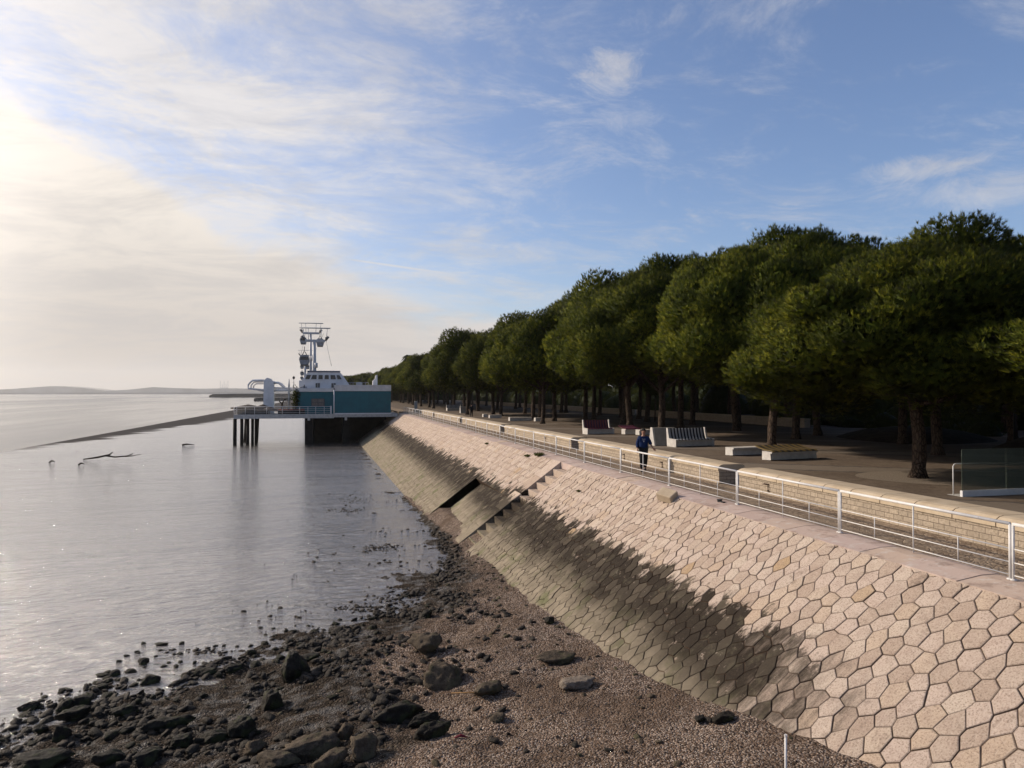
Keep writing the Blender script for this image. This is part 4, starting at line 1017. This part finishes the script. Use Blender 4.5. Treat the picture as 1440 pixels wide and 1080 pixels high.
# teal building
b = empty('teal_building', (0,Yp,zdk), 0, 'teal walled building with white parapet and ship-like wheelhouse on the pier', 'building')
def zz(py, Y=Yp): return Z_(470,py,Y)-zdk
MB().box(X_(470.5), X_(549.7), .10, 15.5, zz(581.6), zz(550)).build('wall', M['teal'], b)
MB().box(X_(415.5), X_(470.2), 1.2, 15.2, 0, zz(551)).build('wall', M['teal'], b)
m = MB(); m.box(X_(470), X_(550), -.0, 15.7, zz(549.9), zz(541.2)); m.build('parapet', M['parapet'], b)
m = MB(); m.box(X_(414.5), X_(469.9), 1.0, 15.6, zz(550.8), zz(546)); m.build('parapet', M['parapet'], b)
MB().box(X_(470), X_(550.5), -.06, .095, zz(582.6), zz(581)).build('sill_band', M['white'], b)
MB().tube([(X_(469.8),-.1,0),(X_(469.8),-.1,zz(548))], .09, 8).build('downpipe', M['white'], b, True)
MB().box(X_(469), X_(470.6), -.12, .05, zz(548), zz(546)).build('bracket', M['rust'], b)
w = MB().box(X_(438), X_(456), 1.12, 1.19, zz(571), zz(561)).build('window', M['grille'], b)
m = MB()
for k in range(3): xx = X_(438)+(X_(456)-X_(438))*k/2; m.box(xx-.06, xx+.06, 1.06, 1.118, zz(571), zz(561))
for z in (zz(561),zz(571),zz(566)): m.box(X_(438), X_(456), 1.05, 1.115, z-.05, z+.05)
m.build('frame', M['steel_dark'], w)
# leafy climber on the left corner
Pq = rng.normal(0,1,(260,3))*np.array([.25,.2,.9])+np.array([X_(415.5),1.1,2.2]); V,F,rr = tufts(Pq, np.tile([[-.3,-1,.2]],(260,1)), 5, .3,.12, rng); link('climber', np_mesh('climber',V,F,False,{'rnd':('FACE',rr)}), M['shrub'], b)
# upper deck and wheelhouse
Yw = Yp+3.0
def xw_(p): return X_(p,Yw)
def zw_(py): return Z_(450,py,Yw)-zdk
m = MB(); prof = [(xw_(420.5),zw_(546.5)),(xw_(420.5),zw_(535.2)),(xw_(424.5),zw_(535)),(xw_(432.5),zw_(523.5)),(xw_(477.5),zw_(523)),(xw_(481),zw_(526.5)),(xw_(493),zw_(543.5)),(xw_(493),zw_(546.5))]
m.prism(prof, 'y', 3.0, 9.5); m.build('wheelhouse', M['white'], b)
MB().box(xw_(432), xw_(478.5), 2.9, 9.6, zw_(523.4), zw_(521.3)).build('roof', M['roof_dark'], b)
MB().box(xw_(424), xw_(482), 2.93, 2.998, zw_(534.6), zw_(534.0)).build('ledge', M['white'], b)
wins = [((431.5,437.5),(429,435)), ((439.5,445.3),(437.3,445.0)), ((448,453.7),(447.6,453.6)), ((456.8,462),(456.2,462.4)), ((464.7,471),(465,472.2)), ((473,477.2),(474.6,480.4))]
for (u0,u1),(l0,l1) in wins:
    def quad(y, e):
        return [(xw_(l0-e),y,zw_(533.2+e)),(xw_(l1+e),y,zw_(533.2+e)),(xw_(u1+e),y,zw_(527.4-e)),(xw_(u0-e),y,zw_(527.4-e))]
    m = MB(); q1 = quad(2.94,0); q2 = quad(2.996,0); m.add(q1+q2, [(0,1,2,3),(0,4,5,1),(1,5,6,2),(2,6,7,3),(3,7,4,0)]); m.build('window', M['dark_glass'], b)
for a_, c_ in ((443.8,449.8),(466,472)):
    f_ = MB().box(xw_(a_), xw_(c_), 2.94, 2.997, zw_(545), zw_(538.8)).build('window', M['dark_glass'], b)
    MB().box((xw_(a_)+xw_(c_))/2-.03,(xw_(a_)+xw_(c_))/2+.03, 2.92,2.939, zw_(545), zw_(538.8)).build('glazing_bar', M['steel'], f_)
# rooftop bits
m = MB(); m.prism([(X_(525),zz(541.2)),(X_(531.8),zz(541.2)),(X_(531.8),zz(526)),(X_(529.5),zz(527)),(X_(528.6),zz(532)),(X_(525.2),zz(535))], 'y', 2.0, 3.2); m.build('roof_fin', M['white'], b)
MB().bbox(X_(502), X_(510), 3, 5, zz(541.2), zz(537), .05).build('roof_unit', M['steel'], b)
m = MB()
for k in range(9): m.tube([(X_(484+k*4.5),4,zz(541)),(X_(484+k*4.5),4,zz(537.6))], .03, 6)
m.tube([(X_(484),4,zz(537.6)),(X_(520),4,zz(537.6))], .03, 6); m.build('roof_rail', M['steel'], b, True)
m = MB(); m.tube([(X_(428,Yp+2),1.3,zz(546)),(X_(428,Yp+2),1.3,zz(541))], .09, 6); m.tube([(X_(422,Yp+2),1.3,zz(545)),(X_(429,Yp+2),1.3,zz(543.6))], .06, 6); m.tube([(X_(430.5,Yp+2),1.3,zz(546)),(X_(430.5,Yp+2),1.3,zz(543.5))], .07, 6); m.build('capstan', M['lamp_black'], b, True)

# ------------------------------------------------------------------ cable car
def tower(px, pyt, Y, arm_l, arm_r, lab, rr=.9):
    g = onY(px, pyt, Y); r = empty('cable_tower', (g.x, Y, -5), 0, lab, 'cable tower', 'cable car towers'); h = g.z+5; u = Y/1000*1.0
    MB().tube([(0,0,0),(0,0,h*.55),(0,0,h*.56),(0,0,h)], [rr,rr*.72,rr*.8,rr*.52], 14).build('column', M['steel'], r, True)
    a, c = -arm_l, arm_r
    MB().bbox(a, c, -.35, .35, h-.7, h, .1).build('crossarm', M['steel'], r)
    m = MB()
    for s_, x in ((-1,a),(1,c)):
        m.tube([(x,0,h-.3),(x+s_*.9,0,h+.9)], .35, 8); m.tube([(x+.2*s_,-2,h+.4),(x+.2*s_,2,h+.4)], .22, 8)
    m.build('sheave_frame', M['steel_dark'], r, True)
    m = MB()
    for x in (a-.3*1, a*.6, c*.6, c+.3): m.tube([(x,0,h),(x*1.08,0,h+3.2)], .09, 6)
    m.tube([(a-1.4,0,h+3.2),(c+1.4,0,h+3.2)], .16, 6); m.build('service_frame', M['steel'], r, True)
    MB().tube([(0.5,-.6,h*.66),(0.5,-.6,h*.72)], .45, 8).build('junction_box', M['steel'], r, True)
    return g
u = .001
tower(442.2, 477.5, 205, 2.6, 2.9, 'nearer white cable car tower with the lower crossarm', .72)
tower(437, 467.2, 262, 2.7, 2.9, 'taller farther cable car tower rising left of the nearer one', .62)
tower(429, 499, 520, 3.5, 5.5, 'distant cable car tower low behind the wheelhouse roof', 1.0)
def gondola(px, py, Y, lab, s=1.0, hang=2.6):
    g = onY(px, py, Y); r = empty('gondola', (g.x, Y, g.z), 0, lab, 'cable car', 'cable car gondolas'); r.scale = (s,s,s)
    m = MB(); prof = [(-.85,0),(.85,0),(1.08,.85),(.92,1.9),(.55,2.15),(-.55,2.15),(-.92,1.9),(-1.08,.85)]; m.prism(prof, 'y', -1.2, 1.2); m.build('cabin', M['cabin_grey'], r)
    for y in (-1.215,): m = MB(); m.prism([(-.86,1.0),(.86,1.0),(.80,1.75),(-.80,1.75)], 'y', y, -1.203); m.build('window', M['dark_glass'], r)
    for sx in (-1,1): m = MB(); m.prism([(-1.0,1.0),(1.0,1.0),(.95,1.6),(-.95,1.6)], 'x', sx*1.09-.02, sx*1.09+.02); m.build('window', M['dark_glass'], r)
    m = MB(); m.tube([(-.5,0,2.1),(-.1,0,2.9),(0,0,2.15+hang)], .09, 6); m.tube([(.5,0,2.1),(.1,0,2.9)], .09, 6); m.build('hanger', M['steel_dark'], r, True); MB().bbox(-.8,.8,-.9,.9,-.25,-.002,.08).build('skirt', M['steel_dark'], r)
gondola(450.2, 486.5, 215, 'gondola hanging right of the two tall cable towers'); gondola(426.6, 483.3, 235, 'gondola hanging left of the two tall cable towers, the uppermost left one', .95)
gondola(428.2, 512.8, 165, 'largest gondola, low at left of the towers just above the wheelhouse', 1.0, 1.9); gondola(424.8, 518, 330, 'small gondola directly under the largest one', .75); gondola(432.6, 518.5, 340, 'small gondola under the largest one, slightly right', .8)
gondola(424.8, 527.5, 420, 'tiny distant gondola beside the wheelhouse roof', .95); gondola(424.5, 533.5, 520, 'tiniest distant gondola nearest the wheelhouse wall', .95)
# cables with sag, from beyond the frame top of the station to the far tower
def cable(a, c, sag, lab, r=.05):
    m = MB(); a, c = Vector(a), Vector(c); m.tube([a.lerp(c,t)-Vector((0,0,4*sag*t*(1-t))) for t in [i/10 for i in range(11)]], r, 5); tag(m.build('cable', M['steel_dark'], None, True), lab, 'cable')
ga = onY(458.5,478,205); gb2 = onY(466,520,140)
cable(ga, (gb2.x, 140, 8.5), .2, 'thin stay cable slanting down right of the towers', .05)
q1 = onY(429,469,262); q2 = onY(421.5,500,520); cable(q1, q2, 2.0, 'haul cable running away left of the towers', .05)
q1 = onY(455,469,262); q2 = onY(436,500,520); cable(q1, q2, 2.0, 'haul cable running away right of the far tower', .05)

# ------------------------------------------------------------------ far things on the river
def strip(name, pts, lab, cat, Y, dep, mt='haze_shore', zb=-5.2, kind=None):
    m = MB(); top = [(onY(px,py,Y).x, onY(px,py,Y).z) for px,py in pts]; poly = [(top[0][0],zb)]+top+[(top[-1][0],zb)]; m.prism(poly, 'y', Y, Y+dep); o = m.build(name, M[mt])
    return tag(o, lab, cat, None, kind)
M['rubble'] = simple('breakwater_rubble', (.07,.062,.055), .95, var=.5, scale=.5, bump=.8, bscale=2, dist=.5)
strip('breakwater', [(294,556.4),(299,554.3),(340,553.6),(420,553.4),(470,553)], 'dark low breakwater reaching out behind the pier', 'breakwater', 1500, 60, 'rubble')
strip('jetty', [(357,560.5),(360,559.4),(400,559.2),(418,558.8)], 'short dark jetty left of the white slab tower', 'jetty', 820, 12, 'rubble')
r = empty('lattice_pylons', (onY(315,553,1520).x,1530,-4), 0, 'faint cluster of lattice masts on the breakwater', 'masts'); sc_ = 1.53
m = MB(); hh = 32
for x in (-7,-4,-1,2,5):
    m.tube([(x*1.2,0,0),(x*1.2,0,hh-6*((x+7)%2))], .32, 5)
for z in (6,12,18): m.tube([(-9,0,z),(7,0,z)], .3, 5)
m.build('mast', M['steel'], r)
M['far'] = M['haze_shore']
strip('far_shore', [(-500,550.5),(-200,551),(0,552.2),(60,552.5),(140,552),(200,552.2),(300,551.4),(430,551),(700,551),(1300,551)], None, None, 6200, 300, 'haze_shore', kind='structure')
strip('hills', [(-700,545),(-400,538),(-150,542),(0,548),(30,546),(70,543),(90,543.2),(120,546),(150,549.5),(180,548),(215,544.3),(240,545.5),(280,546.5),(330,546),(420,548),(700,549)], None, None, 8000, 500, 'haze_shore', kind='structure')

# ------------------------------------------------------------------ people
def skin_mesh(name, verts, edges, radii, mat, parent, sub=2, root=0):
    me = bpy.data.meshes.new(name); me.from_pydata(verts, edges, []); o = link(name, me, mat, parent)
    sk = o.modifiers.new('skin', 'SKIN'); sk.use_smooth_shade = True
    for i, r in enumerate(radii):
        d = me.skin_vertices[0].data[i]; d.radius = (r, r) if not isinstance(r, tuple) else r; d.use_root = (i == root)
    sb = o.modifiers.new('sub', 'SUBSURF'); sb.levels = sb.render_levels = sub; return o
def person(loc, rz, label, skin, top, trousers, hair, shoe, h=1.74):
    r = empty('person', loc, rz, label, 'person'); s = h/1.74; r.scale = (s,s,s)
    # faces -Y; left (his) = +X. right leg forward, arms swinging, left hand raised outward
    J = dict(pel=(0,0,.93), sp=(0,-.01,1.12), ch=(0,-.01,1.32), nk=(0,-.015,1.47), hb=(0,-.02,1.55), hd=(0,-.035,1.64), ht=(0,-.025,1.70),
      hr=(-.09,0,.90), kr=(-.085,-.16,.52), ar=(-.08,-.10,.10), tr=(-.085,-.26,.035), hl=(.09,0,.90), kl=(.09,.05,.50), al=(.085,.30,.14), tl=(.09,.22,.04),
      sr=(-.175,0,1.385), er=(-.245,.04,1.13), wr=(-.245,-.06,.90), sl=(.175,0,1.385), el=(.28,.05,1.16), wl=(.36,-.12,.97))
    names = list(J); V = [J[n] for n in names]; ix = {n:i for i,n in enumerate(names)}
    E = [(ix[a],ix[b_]) for a,b_ in (('pel','sp'),('sp','ch'),('ch','nk'),('nk','hb'),('hb','hd'),('hd','ht'),('pel','hr'),('hr','kr'),('kr','ar'),('ar','tr'),('pel','hl'),('hl','kl'),('kl','al'),('al','tl'),('ch','sr'),('sr','er'),('er','wr'),('ch','sl'),('sl','el'),('el','wl'))]
    Rr = dict(pel=.11,sp=.10,ch=.10,nk=.06,hb=.062,hd=.095,ht=.075,hr=.09,kr=.055,ar=.036,tr=.036,hl=.09,kl=.055,al=.036,tl=.036,sr=.06,er=.042,wr=.028,sl=.06,el=.042,wl=.028)
    R = [Rr[n] for n in names]
    for side, w, d in (('r','wr',Vector((0.02,-.25,-1))), ('l','wl',Vector((.75,-.35,-.62)))):
        d.normalize(); wv = Vector(J[w]); b0 = len(V); V.append(tuple(wv+d*.05)); E.append((ix[w], b0)); R.append(.032)
        lat = d.cross(Vector((0,1,0) if abs(d.y) < .8 else (1,0,0))).normalized()
        for k in range(4):
            o_ = lat*(k-1.5)*.019; L = (.075,.088,.082,.064)[k]; a1 = wv+d*.09+o_; a2 = a1+d*L*.5+Vector((0,-.012,0)); a3 = a2+d*L*.45+Vector((0,-.025,0))
            n0 = len(V); V += [tuple(a1),tuple(a2),tuple(a3)]; E += [(b0,n0),(n0,n0+1),(n0+1,n0+2)]; R += [.0115,.009,.0075]
        n0 = len(V); V += [tuple(wv+d*.055+lat*.04),tuple(wv+d*.095+lat*.058)]; E += [(b0,n0),(n0,n0+1)]; R += [.012,.009]
    body = skin_mesh('body', V, E, R, skin, r, 1)
    # face: nose, eyes, ears are small features of the head
    m = MB(); m.tube([(0,-.125,1.665),(0,-.148,1.63),(0,-.125,1.62)], [.008,.015,.008], 6); m.build('nose', skin, body, True)
    for sx in (-1,1):
        m = MB(); m.tube([(sx*.034,-.118,1.66),(sx*.034,-.128,1.66)], .011, 8); m.build('eye', M['dark_glass'], body, True)
        m = MB(); m.tube([(sx*.090,-.02,1.62),(sx*.100,-.01,1.645),(sx*.092,-.02,1.67)], [.01,.018,.01], 6); m.build('ear', skin, body, True)
    m = MB(); m.tube([(-.026,-.122,1.592),(0,-.129,1.59),(.026,-.122,1.592)], .006, 6); m.build('mouth', M['redcloth'], body, True)
    v, f = ICO[3]; v = v*np.array([.102,.112,.095])+np.array([0,-.012,1.675]); k = (v[f].mean(1)[:,2] > 1.665+.35*(-.03-v[f].mean(1)[:,1]).clip(-.09,.2)*1.2); fm = f[k]; link('hair', np_mesh('hair', v, fm, True), hair, r)
    # clothing
    tn = ['pel','sp','ch','sr','er','wr','sl','el','wl','nk']; tv = [J[n] for n in tn]; tv[0] = (0,0,.88); tv[5] = tuple(Vector(J['er']).lerp(Vector(J['wr']),.75)); tv[8] = tuple(Vector(J['el']).lerp(Vector(J['wl']),.35)); tv[9] = (0,-.012,1.445)
    skin_mesh('sweater', tv, [(0,1),(1,2),(2,3),(3,4),(4,5),(2,6),(6,7),(7,8),(2,9)], [(.20,.15),(.20,.155),(.20,.16),.085,.078,.06,.085,.078,.065,.07], top, r, 2)
    pn = ['pel','hr','kr','ar','hl','kl','al']; pv = [J[n] for n in pn]; skin_mesh('trousers', pv, [(0,1),(1,2),(2,3),(0,4),(4,5),(5,6)], [.16,.125,.095,.075,.125,.095,.075], trousers, r, 2)
    for n in ('r','l'):
        a = Vector(J['a'+n]); t_ = Vector(J['t'+n]); skin_mesh('shoe', [tuple(a+Vector((0,.06,-.04))), tuple(a.lerp(t_,.45)+Vector((0,0,-.03))), tuple(t_+Vector((0,-.01,0)))], [(0,1),(1,2)], [.065,.065,.055], shoe, r, 1)
    return r
sk = simple('skin_tan', (.33,.17,.11), .5, var=.06); hr = simple('dark_hair', (.015,.012,.010), .6)
navy = simple('navy_cotton', (.008,.020,.070), .85, var=.2, scale=12, bump=.3, bscale=18); trs = simple('dark_trousers', (.018,.018,.018), .85); sho = simple('black_shoe', (.012,.012,.012), .5); blk = simple('black_jacket', (.012,.012,.014), .85)
g = P0(905,663); man = person((g.x, g.y, 0), rad(-20), 'man in a navy blue sweatshirt and dark trousers walking towards the camera', sk, navy, trs, hr, sho, 1.76)
m = MB()   # pale printed mark on the chest
for (x0,x1,z0,z1) in ((-.075,-.02,1.345,1.352),(.0,.07,1.345,1.352),(-.06,.06,1.315,1.321),(-.05,.035,1.29,1.296)): m.box(x0,x1,-.178,-.160,z0,z1)
m.prism([(-.025,1.265),(.025,1.265),(.02,1.235),(0,1.215),(-.02,1.235)], 'y', -.178, -.160)
m.build('chest_print', simple('faded_print', (.35,.36,.40), .8), man)
g = P0(663,586); person((g.x, g.y, 0), rad(160), 'distant walker dressed all in black on the plaza', sk, blk, blk, hr, sho, 1.74)

# ------------------------------------------------------------------ light and sky
SUN_AZ = rad(-56); SUN_EL = rad(27)      # azimuth from +Y, negative towards the river
sd = Vector((math.sin(SUN_AZ)*math.cos(SUN_EL), math.cos(SUN_AZ)*math.cos(SUN_EL), math.sin(SUN_EL)))
L = bpy.data.lights.new('sun', 'SUN'); L.energy = 4.9; L.angle = rad(1.2); L.color = (1.0,.87,.72)
so = bpy.data.objects.new('sun', L); COL.objects.link(so); so.rotation_euler = (-sd).to_track_quat('-Z','Y').to_euler(); so.location = (0,0,60)
world = bpy.data.worlds.new('World'); scene.world = world; world.use_nodes = True
t = NT('', world)
sky = t.n('ShaderNodeTexSky', sky_type='NISHITA', sun_disc=False, sun_elevation=SUN_EL, sun_rotation=SUN_AZ, air_density=1.0, dust_density=1.2, ozone_density=2.0)
dirv = t.n('ShaderNodeTexCoord').outputs['Generated']; x, y, z = t.sep(dirv)
zc = t.math('MAXIMUM', z, 0.0)
den = t.math('ADD', zc, .16)
cp = t.n('ShaderNodeCombineXYZ', {0:t.math('DIVIDE', x, den), 1:t.math('DIVIDE', y, den), 2:0.0}).outputs[0]
def dotd(v):
    v = Vector(v).normalized(); return t.n('ShaderNodeVectorMath', {0:dirv, 1:tuple(v)}, operation='DOT_PRODUCT').outputs['Value']
Ld = CM @ Vector((-math.tan(rad(60)), .0, -1)); Ld.z = 0
c = t.math('MAXIMUM', dotd(Ld), 0.0)
hor = t.math('MAXIMUM', t.math('SQRT', t.math('SUBTRACT', 1.0, t.math('MULTIPLY', z, z))), .05); ch = t.math('DIVIDE', c, hor)
c4 = t.math('POWER', ch, 4.0)
B = t.math('ADD', .085, t.math('MULTIPLY', c4, .40))
nw = t.noise(cp, 1.1, 7, .62, .5); nw2 = t.noise(t.mapv(cp, (1,1.45,1), (0,0,rad(50))), 2.1, 12, .72, .45)
edge = t.math('ADD', t.math('SUBTRACT', B, zc), t.math('MULTIPLY', t.math('SUBTRACT', nw, .5), .26))
bank = t.mapr(edge, -.05, .05)
# thin cirrus over the blue, denser to the left
leftness = t.mapr(ch, .15, .95)
wis = t.math('ADD', t.mapr(t.math('ADD', nw2, t.math('MULTIPLY', leftness, .17)), .48, .80, 0, .72), t.math('MULTIPLY', t.math('MULTIPLY', t.math('POWER', leftness, 2.0), t.mapr(nw,.3,.6,.5,1.3)), .38), clamp=True)
wis2 = t.math('MULTIPLY', t.mapr(t.noise(t.mapv(cp, (1,1.6,1), (0,0,rad(20))), 3.4, 8, .66, .4), .52, .75), t.mapr(nw, .42, .62))
wis = t.math('MAXIMUM', wis, t.math('MULTIPLY', wis2, .6))
def puff(px, py, wdt, st, nz=.5):
    d = dotd(ray(px,py)); n_ = t.noise(dirv, 14, 7, .62, .3)
    return t.math('MULTIPLY', t.mapr(t.math('ADD', d, t.math('MULTIPLY', t.math('SUBTRACT', n_, .5), nz*(1-wdt)*6)), wdt, 1.0-(1-wdt)*.3), st)
def elong(px, py, ax, ay, st, nz=7.0):     # soft ellipse in azimuth / elevation
    q = Vector(ray(px,py)).normalized(); az = Vector((q.y,-q.x,0)).normalized(); up = az.cross(q)
    u_ = t.n('ShaderNodeVectorMath', {0:dirv,1:tuple(az)}, operation='DOT_PRODUCT').outputs['Value']; v_ = t.n('ShaderNodeVectorMath', {0:dirv,1:tuple(up)}, operation='DOT_PRODUCT').outputs['Value']
    u2 = t.math('POWER', t.math('ABSOLUTE', t.math('DIVIDE', u_, ax)), 2.0); v2 = t.math('POWER', t.math('ABSOLUTE', t.math('DIVIDE', v_, ay)), 2.0)
    front = t.math('GREATER_THAN', t.n('ShaderNodeVectorMath', {0:dirv,1:tuple(q)}, operation='DOT_PRODUCT').outputs['Value'], 0.3)
    n_ = t.noise(t.mapv(dirv, (1,1,1.8)), 11, 9, .74, .9)
    f = t.math('ADD', t.math('ADD', u2, v2), t.math('MULTIPLY', t.math('SUBTRACT', n_, .52), nz))
    return t.math('MULTIPLY', t.math('MULTIPLY', t.mapr(f, 1.0, -1.6 if nz > 5 else -.6), st), front)
for args in ((862,105,.055,.032,.85),(885,165,.05,.022,.45),(1290,238,.085,.018,.8,3.5),(1410,262,.12,.026,.7,3.5),(560,258,.05,.022,.6),(635,275,.03,.010,.5),(660,150,.08,.02,.4),(720,30,.10,.03,.45),(960,20,.10,.02,.4),(240,30,.12,.05,.6),(380,50,.05,.03,.5)):
    wis = t.math('MAXIMUM', wis, elong(*args))
# contrail
a_, b_ = ray(318,340).normalized(), ray(680,392).normalized(); nrm = a_.cross(b_).normalized(); mid = (a_+b_).normalized()
dd = t.math('ABSOLUTE', dotd(nrm)); seg = t.mapr(dotd(mid), mid.dot(a_)-.002, mid.dot(a_)+.01)
trail = t.math('MULTIPLY', t.math('MULTIPLY', t.mapr(dd, .0032, .0004), seg), t.mapr(t.noise(dirv, 30, 3),   .3, .6, .45, .8))
wis = t.math('MAXIMUM', wis, trail)
lowfade = t.mapr(zc, .10, .02)
cov = t.math('MAXIMUM', t.math('MAXIMUM', bank, t.math('MULTIPLY', wis, .8)), lowfade)
gdir = (math.sin(SUN_AZ)*math.cos(rad(15)), math.cos(SUN_AZ)*math.cos(rad(15)), math.sin(rad(15)))
glow = t.math('POWER', t.math('MAXIMUM', dotd(gdir), 0.0), 3.0)
# colour of the cloud: bright cream high at left, greyer and pinker towards the horizon
cream = t.mix(t.mapr(zc, .0, .30), (.57,.52,.48), (.95,.88,.80))
cream = t.mix(t.mapr(leftness, 0, 1), (.72,.70,.70), cream)
cream = t.mix(t.math('MULTIPLY', t.mapr(t.noise(t.mapv(cp,(1,1.7,1),(0,0,rad(30))), 1.5, 9, .68, .5), .40, .64), .5), cream, (.52,.50,.50))
cream = t.mix(t.mapr(glow, .42, 1.0), cream, (2.0,1.8,1.6))
cloud = t.n('ShaderNodeBackground', {'Color':cream, 'Strength':1.0})
tint = t.mix(1.0, sky.outputs[0], (.92,.97,1.12), 'MULTIPLY')
skyb = t.n('ShaderNodeBackground', {'Color':tint, 'Strength':.135})
mx = t.n('ShaderNodeMixShader', {0:cov, 1:skyb.outputs[0], 2:cloud.outputs[0]})
t.n('ShaderNodeOutputWorld', {'Surface':mx.outputs[0]})

# ------------------------------------------------------------------ haze
HAZE = True
if HAZE:
    m = MB(); m.box(-9300, 9300, -1700, 11200, -7, 320)
    t = NT('haze_air'); v = t.n('ShaderNodeVolumePrincipled', {'Color':(.93,.92,.90,1),'Density':.00006,'Anisotropy':.3}); t.n('ShaderNodeOutputMaterial', {'Volume':v.outputs[0]})
    o = m.build('haze', t.m); tag(o, kind='stuff'); o['label'] = 'thin pale haze over the river and far shore'

scene.view_settings.view_transform = 'Standard'; scene.view_settings.look = 'None'; scene.view_settings.gamma = 1.0; scene.view_settings.exposure = 0.0
scene.render.engine = 'CYCLES'
scene.cycles.max_bounces = 6; scene.cycles.diffuse_bounces = 3; scene.cycles.glossy_bounces = 3; scene.cycles.transparent_max_bounces = 8; scene.cycles.volume_bounces = 1
scene.cycles.use_denoising = True
